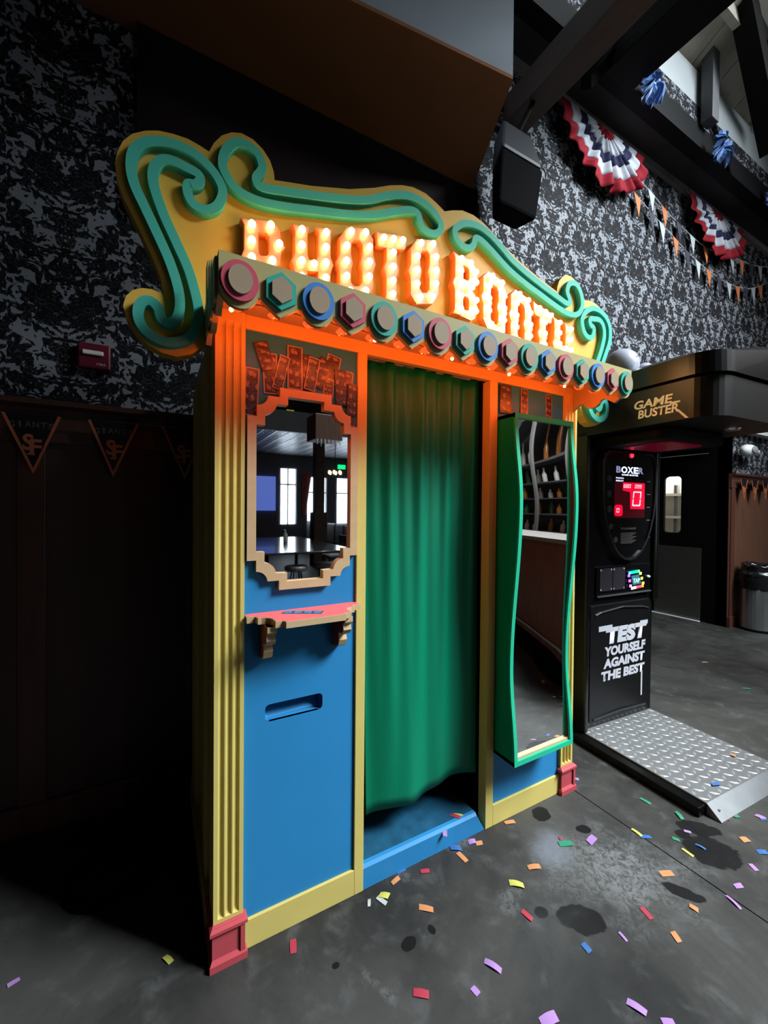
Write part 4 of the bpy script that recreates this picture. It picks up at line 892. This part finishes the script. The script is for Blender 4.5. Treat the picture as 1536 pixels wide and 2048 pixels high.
# ================================================================== photo strips
TINT = [photo_print('strip_print_blue', (.045, .075, .16, 1), 1.3), photo_print('strip_print_mauve', (.06, .05, .09, 1), 4.1), photo_print('strip_print_grey', (.05, .06, .10, 1), 7.7)]
SEDGE = [mat('pale_strip_border', (.30, .25, .22), .35), mat('black_strip_border', (.02, .02, .022), .3)]
STRIPS = [((0.026, 1.963), (0.02, 1.804), 0.045, 'photo strip at the far left edge of the blue panel', 0), ((0.048, 2.054), (0.08, 1.961), 0.047, 'tilted black-edged photo strip highest on the left', 1), ((0.081, 2.022), (0.088, 1.884), 0.05, 'upright photo strip in clear sleeve left of centre', 0),
 ((0.134, 2.019), (0.106, 1.901), 0.036, 'slanted photo strip half hidden left of the glossy one', 0), ((0.169, 2.061), (0.17, 1.911), 0.054, 'glossy upright photo strip above the mirror centre', 0), ((0.214, 2.042), (0.215, 1.914), 0.033, 'narrow photo strip right of the glossy one', 1),
 ((0.242, 2.033), (0.221, 1.915), 0.042, 'photo strip tucked behind the narrow one', 0), ((0.291, 2.036), (0.243, 1.934), 0.055, 'strongly slanted photo strip right of centre', 1), ((0.321, 2.057), (0.298, 1.954), 0.054, 'pale-edged photo strip behind the slanted one', 0),
 ((0.341, 2.008), (0.346, 1.877), 0.045, 'black-edged upright photo strip above mirror right corner', 1), ((0.379, 2.008), (0.366, 1.889), 0.035, 'pale-edged photo strip tucked behind the black one', 0), ((0.393, 1.963), (0.384, 1.841), 0.040, 'black-edged photo strip beside the right stile', 1),
 ((0.400, 1.927), (0.392, 1.804), 0.020, 'narrow lowest photo strip by the right stile', 0), ((0.298, 1.967), (0.295, 1.904), 0.039, 'short photo strip above the mirror corner', 0),
 ((1.180, 2.080), (1.186, 1.948), 0.075, 'wide photo strip above the funhouse mirror', 1), ((1.311, 2.080), (1.311, 1.950), 0.048, 'pale-edged photo strip in middle above funhouse mirror', 0), ((1.490, 2.080), (1.493, 1.950), 0.045, 'photo strip near the right pilaster', 0)]
def strip(a, b, wd, label, ed, i, y):
    a, b = Vector(a), Vector(b); t = (b-a).normalized(); n = Vector((-t.y, t.x))*wd/2
    def quad(s, y0, y1, nm, m, par):
        p = [a-n*s+t*(1-s)*.02, a+n*s+t*(1-s)*.02, b+n*s-t*(1-s)*.02, b-n*s-t*(1-s)*.02]
        return MB().prism([tuple(q) for q in p], y0, y1).build(nm, m, par)
    q0 = quad(1.0, y-.0006, y+.0004, 'photo_strip', SEDGE[ed], None)
    prop(q0, label, 'photo strip', 'photo strips on the booth')
    quad(.84, y-.0012, y-.0005, 'printed_frames', TINT[i % 3], q0)
for i, (a, b, wd, lb_, ed) in enumerate(STRIPS): strip(a, b, wd, lb_, ed, i, .0085-.0011*((i*5) % 8))
ps = MB().prism([(.115, -.035), (.135, -.010), (.255, -.070), (.235, -.098)], ZS+.0002, ZS+.0012, 'z').build('photo_strip', mat('blue_photo_border', (.04, .05, .07), .3))
prop(ps, 'blue printed photo strip lying on the coral shelf', 'photo strip', 'photo strips on the booth')
PBL = mat('blue_cyan_print', (.03, .28, .55), .25, var=.6, scale=60)
for k in range(4):
    c = Vector((.125, -.0225)).lerp(Vector((.245, -.084)), (k+.5)/4); u_ = Vector((.12, -.0615)).normalized()*.0125; v_ = Vector((.016, .024)).normalized()*.012
    MB().prism([tuple(c-u_-v_), tuple(c+u_-v_), tuple(c+u_+v_), tuple(c-u_+v_)], ZS+.0012, ZS+.0016, 'z').build('printed_frame', PBL, ps)
# ================================================================== confetti
CCOL = {'l': ('lilac', mat('lilac_tissue', (.32, .17, .42), .7)), 'y': ('yellow', mat('yellow_tissue', (.45, .44, .08), .7)), 'r': ('red', mat('red_tissue', (.34, .02, .045), .7)), 'o': ('orange', mat('orange_tissue', (.48, .20, .075), .7)),
        'g': ('green', mat('green_tissue', (.012, .20, .10), .7)), 'b': ('blue', mat('blue_tissue', (.02, .10, .30), .7)), 'w': ('white', mat('white_tissue', (.38, .41, .38), .7))}
CONF = [
 ('l', 1.777, 0.028, 0, 0.03, 0.022, -1.09, 'just behind the right red plinth'),
 ('y', 2.093, -0.14, 0, 0.046, 0.018, -0.42, 'between right plinth and metal platform'),
 ('r', 2.148, -0.168, 0, 0.036, 0.012, -2.36, 'against the black edge of metal platform'),
 ('o', 2.135, -0.264, 0, 0.048, 0.02, -1.92, 'against the black skirt of metal platform'),
 ('g', 1.939, -0.253, 0, 0.051, 0.018, -1.56, 'on dark concrete left of metal platform'),
 ('b', 2.152, -0.361, 0, 0.055, 0.02, -2.69, 'leaning at the metal platform front corner'),
 ('w', 2.121, -0.367, 0, 0.033, 0.01, -2.03, 'beside blue scrap at metal platform corner'),
 ('g', 1.983, -0.388, 0, 0.051, 0.02, -1.94, 'left of the metal platform front corner'),
 ('r', 2.275, -0.504, 0, 0.028, 0.018, -1.42, 'under the metal platform front lip'),
 ('g', 2.226, -0.519, 0, 0.031, 0.03, -1.89, 'in front of the metal platform lip'),
 ('r', 2.161, -0.502, 0, 0.04, 0.018, -1.08, 'touching the metal platform lip corner'),
 ('l', 2.325, -0.583, 0, 0.034, 0.028, -1.64, 'right of the metal platform lip'),
 ('b', 2.317, -0.598, 0, 0.027, 0.014, -0.64, 'beside lilac scrap right of platform lip'),
 ('y', 1.691, -0.349, 0, 0.049, 0.016, -1.48, 'lying across the floor joint'),
 ('b', 1.701, -0.382, 0, 0.049, 0.02, -0.4, 'crumpled on the floor joint'),
 ('l', 1.906, -0.459, 0, 0.028, 0.016, -0.93, 'on small dark stain before platform'),
 ('g', 1.81, -0.456, 0, 0.027, 0.02, -0.8, 'beside the large dark floor stain'),
 ('b', 1.859, -0.531, 0, 0.038, 0.012, -1.45, 'lying in the large dark floor stain'),
 ('y', 1.775, -0.519, 0, 0.046, 0.014, -1.54, 'at the edge of large dark stain'),
 ('o', 2.084, -0.609, 0, 0.036, 0.03, -0.5, 'right of the large dark floor stain'),
 ('b', 2.067, -0.675, 0, 0.042, 0.025, -0.7, 'on dark concrete at the right edge'),
 ('l', 1.936, -0.689, 0, 0.034, 0.02, -2.05, 'on dark concrete below orange scrap'),
 ('l', 1.774, -0.697, 0, 0.034, 0.022, -0.63, 'curled right of the floor joint'),
 ('l', 1.673, -0.718, 0, 0.056, 0.012, -1.88, 'standing in the floor joint far right'),
 ('o', 1.582, -0.529, 0, 0.055, 0.028, -0.45, 'on the pale scuffed concrete patch'),
 ('o', 1.513, -0.657, 0, 0.027, 0.022, -1.13, 'below the oval dark stain'),
 ('o', 1.339, -0.679, 0, 0.035, 0.022, -1.85, 'below the pale scuffed concrete patch'),
 ('r', 1.336, -0.582, 0, 0.046, 0.02, -1.86, 'in the pale scuffed concrete patch'),
 ('l', 1.176, -0.589, 0, 0.033, 0.01, -1.64, 'right of the jagged black stain'),
 ('l', 1.468, -0.275, 0, 0.055, 0.032, -0.06, 'beside the small round dark stain'),
 ('g', 1.345, -0.232, 0, 0.062, 0.03, -0.5, 'on the pale chalky patch before booth'),
 ('r', 1.348, -0.201, 0, 0.018, 0.012, -1.81, 'tiny one beside the green scrap'),
 ('o', 1.218, -0.023, 0, 0.052, 0.022, -0.25, 'below the right kick board of booth'),
 ('o', 1.007, -0.045, 0, 0.03, 0.024, -0.5, 'crumpled before the booth step end'),
 ('l', 0.984, -0.024, 0, 0.034, 0.026, -0.4, 'crumpled beside orange scrap at step'),
 ('b', 0.896, -0.016, 0, 0.046, 0.03, -0.26, 'below the right half of booth step'),
 ('o', 0.893, -0.065, 0, 0.055, 0.022, -1.5, 'angled in front of booth step'),
 ('o', 1.125, -0.247, 0, 0.054, 0.024, -0.44, 'in the middle of the dusty concrete'),
 ('y', 1.0, -0.268, 0, 0.054, 0.026, -0.56, 'left of the jagged black stain'),
 ('r', 0.939, -0.375, 0, 0.043, 0.02, -1.24, 'beside the round black stain'),
 ('b', 1.03, -0.55, 0, 0.031, 0.022, -1.6, 'below the jagged black stain'),
 ('l', 0.709, -0.438, 0, 0.056, 0.02, -0.97, 'long one in the front centre floor'),
 ('l', 0.612, -0.463, 0, 0.025, 0.02, -1.44, 'folded small one in the front floor'),
 ('l', 1.01, -0.728, 0, 0.051, 0.022, -1.26, 'long one nearest the lower right corner'),
 ('l', 0.753, -0.621, 0, 0.056, 0.03, -0.3, 'cut by the bottom picture edge'),
 ('l', 1.055, -0.793, 0, 0.035, 0.02, -0.54, 'small one at the bottom edge'),
 ('r', 0.713, -0.045, 0, 0.037, 0.02, -0.42, 'before the middle of booth step'),
 ('o', 0.562, 0.02, 0, 0.04, 0.03, 0.05, 'leaning at left part of booth step'),
 ('o', 0.585, -0.024, 0, 0.04, 0.02, 0.03, 'below the booth step left half'),
 ('b', 0.627, 0.003, 0, 0.039, 0.018, -0.17, 'against the booth step with red edge'),
 ('y', 0.514, -0.057, 0, 0.036, 0.026, -0.98, 'curled right of the left kick board'),
 ('w', 0.496, -0.07, 0, 0.045, 0.018, -1.08, 'beside the curled yellow scrap'),
 ('w', 0.45, -0.055, 0, 0.028, 0.012, -1.85, 'thin one left of yellow scrap'),
 ('o', 0.627, -0.176, 0, 0.053, 0.024, -0.57, 'on dark floor below booth step'),
 ('r', 0.154, -0.067, 0, 0.046, 0.022, -1.86, 'below the left kick board'),
 ('r', 0.46, -0.388, 0, 0.048, 0.024, -0.61, 'in the front floor below step'),
 ('r', 0.938, 0.038, 0.09, 0.044, 0.02, -0.97, 'on the blue booth floor by right jamb'),
 ('y', 0.955, 0.037, 0.09, 0.04, 0.014, -0.75, 'atop red scrap on blue booth floor'),
 ('l', 0.854, 0.008, 0.075, 0.061, 0.02, -2.2, 'on the blue booth step'),
 ('y', -0.22, 0.09, 0, 0.037, 0.018, -1.22, 'left of the left red plinth'),
 ('l', -0.644, 0.248, 0, 0.029, 0.016, 0.37, 'in the dim lower left corner'),
 ('w', 4.453, 0.536, 0, 0.059, 0.02, -0.6, 'far across the floor behind platform'),
 ('g', 4.072, 0.081, 0, 0.064, 0.02, -0.69, 'far floor right behind metal platform'),
 ('b', 2.305, -0.407, 0.062, 0.049, 0.022, -0.49, 'on the diamond plate near its lip'),
 ('o', 2.693, -0.337, 0.062, 0.023, 0.022, -1.24, 'on the diamond plate right side'),
]
for i, (c, x, y, z, l, wd, an, ph) in enumerate(CONF):
    rnd = random.Random(i*3+1); nm, m = CCOL[c]
    crv = rnd.uniform(.1, .5)*l; tw = rnd.uniform(-.3, .3); sk = rnd.uniform(-.25, .25)*wd
    lift = .0015+(.0 if z == 0 else .001)
    def F(u, v):
        p = (u-.5)*l; q = (v-.5)*wd*(1-.08*abs(2*u-1))+sk*(u-.5)*2
        h = crv*.22*(math.cos((u-.5)*2.6)-math.cos(1.3))*(1 if i % 3 else .3)+tw*wd*.35*(u-.5)*(v-.5)*2+abs(tw)*wd*.2
        return (x+p*math.cos(an)-q*math.sin(an), y+p*math.sin(an)+q*math.cos(an), z+lift+max(0, h))
    o = MB().grid(F, 5, 2).build('confetti', m, solid=.0006)
    prop(o, nm+' paper confetti scrap '+ph, 'confetti', 'confetti scraps on the floor')
for i in range(34):
    rnd = random.Random(500+i); c = 'lyrogbw'[i % 7]; nm, m = CCOL[c]; x, y, an = rnd.uniform(1.7, 3.1), rnd.uniform(-2.6, -.95), rnd.uniform(0, 3); l, wd = rnd.uniform(.03, .06), rnd.uniform(.015, .028)
    o = MB().grid(lambda u, v: (x+(u-.5)*l*math.cos(an)-(v-.5)*wd*math.sin(an), y+(u-.5)*l*math.sin(an)+(v-.5)*wd*math.cos(an), .002+.10*l*math.sin(u*PI)), 4, 2).build('confetti', m, solid=.0006)
    prop(o, nm+' paper confetti scrap on the floor reflected in the funhouse mirror', 'confetti', 'confetti scraps reflected in the funhouse mirror')
def tin():
    g = NG('pressed_tin_ceiling'); P, x, y, z = g.pos()
    a = g.ma('ABSOLUTE', g.ma('SUBTRACT', g.ma('FRACT', g.ma('DIVIDE', x, .30)), .5)); b = g.ma('ABSOLUTE', g.ma('SUBTRACT', g.ma('FRACT', g.ma('DIVIDE', y, .30)), .5))
    e = g.ma('MAXIMUM', a, b); h = g.ma('ADD', g.step(e, .38, .48), g.ma('MULTIPLY', g.step(g.ma('ADD', g.ma('MULTIPLY', a, a), g.ma('MULTIPLY', b, b)), .03, .06), .6))
    g.put(g.b.inputs['Base Color'], g.mix(h, (.05, .05, .06, 1), (.30, .30, .33, 1))); g.b.inputs['Roughness'].default_value = .35; g.b.inputs['Metallic'].default_value = .4
    bp = g.n('ShaderNodeBump'); bp.inputs['Strength'].default_value = .8; bp.inputs['Distance'].default_value = .03; g.put(bp.inputs['Height'], h); g.put(g.b.inputs['Normal'], bp.outputs['Normal'])
    return g.m
# ================================================================== the room behind the photographer (seen in the mirrors)
struct('ceiling_front', MB().box(-4, 10, -12.2, -7.6, 3.2, 3.3), tin())
struct('wall_balcony', MB().box(-4, 10, -7.65, -7.55, 3.16, 3.62), GREYPAINT)
struct('wall_balcony_upper', MB().box(-4, 10, -9.6, -9.5, 3.3, 7.5), DKGREY)
struct('ceiling_main', MB().box(-4, 10, -9.6, -6.0, 7.4, 7.5), DKGREY)
struct('wall_right', MB().box(9.9, 10, -12.2, 1.1, 0, 7.5), DARKWALL)
DAY = mat('overcast_daylight_glass', (.8, .9, 1), .3, emit=(.75, .87, 1.0), es=7.0)
BLUESC = mat('blue_backlit_poster', (.1, .15, .5), .4, emit=(.10, .16, .55), es=.9)
fwm = plate([(-4, 0), (10, 0), (10, 3.3), (-4, 3.3)], [[(3.30, .9), (3.30, 2.75), (3.82, 2.75), (3.82, .9)], [(4.22, .9), (4.22, 2.5), (4.90, 2.5), (4.90, .9)], [(5.3, .9), (5.3, 2.5), (6.6, 2.5), (6.6, .9)]], -12.2, -12.05)
struct('wall_front', fwm, mat('slate_blue_wall', (.10, .11, .14), .6))
for i, (a, b, z0, z1) in enumerate(((3.30, 3.82, .9, 2.75), (4.22, 4.90, .9, 2.5), (5.3, 6.6, .9, 2.5))):
    wn = thing('window_%d' % (i+1), None, None, ((a+b)/2, -12.1, z0)); prop(wn, kind='structure')
    MB().box(a, b, -12.14, -12.13, z0, z1).build('pane', DAY, wn)
    MB().box(a-.05, a, -12.15, -12.0, z0, z1).box(b, b+.05, -12.15, -12.0, z0, z1).box((a+b)/2-.02, (a+b)/2+.02, -12.12, -12.06, z0, z1).box(a, b, -12.12, -12.06, z1-.55, z1-.5).build('window_frame', GREYPAINT, wn)
dc = thing('red_drape', 'red drape beside the far window reflected in the mirror', 'drape', (4.2, -11.9, 1.2))
MB().grid(lambda u, v: (4.02+.30*u*(.35+.65*v)+.02*math.sin(u*20), -11.95+.03*math.sin(u*22), 1.2+1.4*v), 24, 10).build('drape_cloth', mat('red_drape_cloth', (.35, .04, .02), .7), dc, smooth=True, solid=.01)
prop(MB().box(2.45, 3.12, -11.99, -11.95, 1.35, 2.46).build('backlit_poster', BLUESC), 'glowing blue poster panel on the far wall', 'poster')
colm = thing('trim_8', None, None, (3.3, -8.4, 0)); prop(colm, kind='structure')
MB().box(3.18, 3.42, -8.5, -8.26, 0, 3.2).box(3.13, 3.47, -8.55, -8.21, 0, 1.35).build('column_shaft', BROWNBEAM, colm, bevel=.01)
cr = thing('hanging_crate', 'dark wooden hanging sign box with icicle drips', 'sign', (1.95, -4.4, 2.5))
MB().box(1.78, 2.22, -4.75, -4.35, 2.50, 2.88).build('crate_box', WOODR, cr, bevel=.01)
for k in range(7): MB().lathe([(.012, 2.50), (.004, 2.42-.03*(k % 3))], (1.81+.06*k, -4.34, 0), 6).build('drip', WHITE, cr)
prop(MB().box(2.05, 2.45, -7.9, -7.66, 3.3, 3.62).build('balcony_speaker', BLACKG, bevel=.02), 'black speaker on the balcony front reflected in mirror', 'speaker')
prop(MB().box(2.78, 2.98, -9.49, -9.47, 3.7, 4.1).build('yellow_banner', mat('yellow_banner', (.7, .65, .05), .6, emit=(.7, .65, .05), es=.4)), 'small yellow banner above the balcony reflected in mirror', 'banner')
prop(MB().box(3.75, 3.95, -8.22, -8.2, 2.46, 2.56).build('exit_sign', mat('green_exit_glow', (0, .5, .1), .4, emit=(0, 1, .2), es=2)), 'glowing green exit sign reflected in the mirror', 'sign')
ch = thing('chandelier', 'small warm chandelier reflected in the mirror', 'chandelier', (3.95, -8.9, 2.3))
MB().tube([(3.95, -8.9, 2.55), (3.95, -8.9, 3.2)], .01, 6).build('chain', BLACKP, ch)
for k in range(6):
    a = PI*k/3; MB().ball((3.95+.16*math.cos(a), -8.9+.16*math.sin(a), 2.42), .035, 8, 6, (1, 1, 1.5)).build('lamp_bulb', mat('warm_chandelier_bulb', (1, .6, .3), .3, emit=(1, .62, .28), es=9), ch)
# table with things on it, chairs, banquette
TT = mat('black_table_top', (.02, .02, .024), .16, var=.1, coat=.3)
tb = thing('long_table', 'long black table reflected in the stepped mirror', 'table', (1.95, -6.6, 0))
MB().box(1.15, 2.75, -8.2, -4.95, .73, .765).build('table_top', TT, tb, bevel=.01)
for x, y in ((1.25, -8.1), (2.65, -8.1), (1.25, -5.1), (2.65, -5.1)): MB().box(x-.03, x+.03, y-.03, y+.03, 0, .73).build('leg', BLACKP, tb)
pb = thing('pump_bottle', 'clear pump bottle on the long black table', 'bottle', (2.05, -6.9, .765))
MB().lathe([(.04, .765), (.045, .78), (.045, .92), (.015, .96), (.012, 1.0)], (2.05, -6.9, 0), 14).build('bottle_body', mat('milky_bottle', (.6, .62, .62), .2), pb, smooth=True)
MB().box(2.02, 2.06, -6.91, -6.89, 1.0, 1.02).build('pump', WHITE, pb)
CHM = mat('grey_seat_vinyl', (.10, .10, .10), .45)
def chair(x, y, rz, label):
    t = thing('dining_chair', label, 'chair', (x, y, 0), rz+1e-4, 'dark chairs at the long table')
    MB().box(-.21, .21, -.21, .21, .42, .47).build('seat', CHM, t, bevel=.02); MB().box(-.21, .21, .18, .22, .50, .88).build('backrest', CHM, t, bevel=.02)
    for sx in (-.19, .19):
        for sy in (-.19, .19): MB().box(sx-.014, sx+.014, sy-.014, sy+.014, 0, .42).build('leg', BLACKP, t)
        MB().box(sx-.012, sx+.012, .185, .205, .42, .52).build('back_post', BLACKP, t)
def stool(x, y, label):
    t = thing('low_stool', label, 'stool', (x, y, 0), 0, 'stools under the long table')
    MB().lathe([(.17, .44), (.19, .46), (.19, .50), (.17, .52)], (x, y, 0), 20).build('seat', CHM, t)
    for k in range(4): MB().tube([(x+.08*math.cos(PI/4+PI/2*k), y+.08*math.sin(PI/4+PI/2*k), .44), (x+.16*math.cos(PI/4+PI/2*k), y+.16*math.sin(PI/4+PI/2*k), 0)], .012, 6).build('leg', BLACKP, t)
stool(1.75, -5.15, 'grey stool under the near end of the long table'); stool(2.3, -5.3, 'grey stool under the long table right corner')
chair(3.1, -5.6, -PI/2, 'dark chair at the far side of the long table, nearer one'); chair(3.1, -6.8, -PI/2, 'dark chair at the far side of the long table, farther one'); chair(.8, -6.4, PI/2, 'dark chair at the left side of the long table')
bq = thing('banquette', 'tufted grey banquette seat along the room reflected in mirror', 'seat', (4.3, -9.8, 0))
for k in range(7): MB().box(4.05, 4.2, -11.6+.62*k, -11.0+.62*k, .45, 1.02).build('back_cushion', CHM, bq, bevel=.04)
MB().box(4.05, 4.7, -11.6, -7.3, 0, .45).build('seat_base', CHM, bq, bevel=.03)
# bar with bottle shelves, seen in the funhouse mirror
bar_ = thing('bar_counter', 'dark wood bar counter with pale top reflected in funhouse mirror', 'bar', (4.6, -3.5, 0))
BW = mat('red_brown_bar_wood', (.16, .055, .034), .35, var=.4, scale=5, stretch=(4, 4, .6))
bp_ = smooth_loop([(3.10, -1.05), (3.06, -1.5), (3.08, -2.1), (3.25, -2.9), (3.6, -3.9), (4.0, -5.2)], 6, False)
def strip_wall(P, off, z0, z1, th):
    mb = MB(); L = []; R = []
    for i, p in enumerate(P):
        a, b = Vector(P[max(0, i-1)]), Vector(P[min(len(P)-1, i+1)]); t = (b-a).normalized(); nn_ = Vector((-t.y, t.x))
        L.append(Vector(p)+nn_*off); R.append(Vector(p)+nn_*(off+th))
    n = len(P)
    mb.v = [(q.x, q.y, z0) for q in L]+[(q.x, q.y, z1) for q in L]+[(q.x, q.y, z0) for q in R]+[(q.x, q.y, z1) for q in R]
    for i in range(n-1): mb.f += [(i, i+1, n+i+1, n+i), (2*n+i, 3*n+i, 3*n+i+1, 2*n+i+1), (n+i, n+i+1, 3*n+i+1, 3*n+i), (i, 2*n+i, 2*n+i+1, i+1)]
    mb.f += [(0, n, 3*n, 2*n), (n-1, 3*n-1, 4*n-1, 2*n-1)]
    return mb
strip_wall(bp_, 0, 0, 1.06, .10).build('bar_front', BW, bar_); strip_wall(bp_, -.08, 1.06, 1.11, .62).build('bar_top', mat('pale_bar_top', (.17, .15, .14), .35), bar_)
strip_wall(bp_, -.02, .16, .175, .02).build('foot_rail', STEEL, bar_); strip_wall(bp_, -.012, 0, .12, .012).build('kick_board', BLACKP, bar_)
sp_ = [(4.7, -.6-1.2*k) for k in range(5)]
ORD = ['lowest', 'second', 'third', 'fourth', 'fifth', 'topmost']
for k, z in enumerate((.95, 1.35, 1.75, 2.15, 2.55, 2.95)):
    prop(strip_wall(sp_, 0, z, z+.03, .30).build('bar_shelf', mat('grey_black_shelf', (.09, .09, .095), .4)), ORD[k]+' curved back bar shelf reflected in the funhouse mirror', 'shelf', 'back bar shelves')
bpn = prop(strip_wall(sp_, .31, 0, 3.6, .04).build('back_bar_panel', mat('dark_mirror_panel', (.03, .03, .035), .25)), 'dark panel behind the back bar shelves', 'panel')
NTH = ['first', 'second', 'third', 'fourth', 'fifth', 'sixth', 'seventh', 'eighth', 'ninth']
for k in range(9):
    y = -.6-.6*k
    prop(MB().box(4.65, 4.695, y-.02, y+.02, 0, 3.6).build('shelf_upright', mat('grey_upright', (.24, .24, .25), .4)), NTH[k]+' grey upright of the back bar from the boxing machine end', 'upright', 'back bar uprights')
GC = [mat('pale_glass_bottle', (.55, .58, .58), .1, var=.1), mat('amber_bottle', (.30, .12, .03), .12), mat('green_bottle', (.05, .16, .08), .12), mat('white_label_bottle', (.7, .7, .68), .3)]
bm_ = MB().lathe([(.034, 0), (.036, .01), (.036, .16), (.014, .21), (.013, .27), (.015, .28)], (0, 0, 0), 12).mesh('bottle')
bms = []
for m in GC:
    q = bm_.copy(); q.materials.append(m); bms.append(q)
    for p in q.polygons: p.use_smooth = True
rb = random.Random(9)
for zi, z in enumerate((.98, 1.38, 1.78, 2.18, 2.58)):
    for k in range(24):
        t = (k+.5)/24*4; i = min(3, int(t)); a, b = Vector(sp_[i]), Vector(sp_[i+1]); p = a.lerp(b, t-i); d = (b-a).normalized(); nn_ = Vector((-d.y, d.x)); p = p+nn_*rb.uniform(.07, .20)
        bi = rb.randrange(4); o = bpy.data.objects.new('liquor_bottle', bms[bi]); C.objects.link(o); o.location = (p.x, p.y, z+.001); o.scale = (1, 1, rb.uniform(.8, 1.1))
        prop(o, ['pale glass', 'amber', 'green', 'white-labelled'][bi]+' liquor bottle on the '+ORD[zi]+' back bar shelf', 'bottle', 'bottles on the back bar')
bl = bpy.data.lights.new('back_bar_lamp', 'AREA'); bl.size = .3; bl.size_y = 4; bl.shape = 'RECTANGLE'; bl.energy = 130; bl.color = (1, .95, .9)
bo_ = bpy.data.objects.new('back_bar_lamp', bl); C.objects.link(bo_); bo_.location = (4.5, -2.8, 3.7); bo_.rotation_euler = (0, -.5, .35)
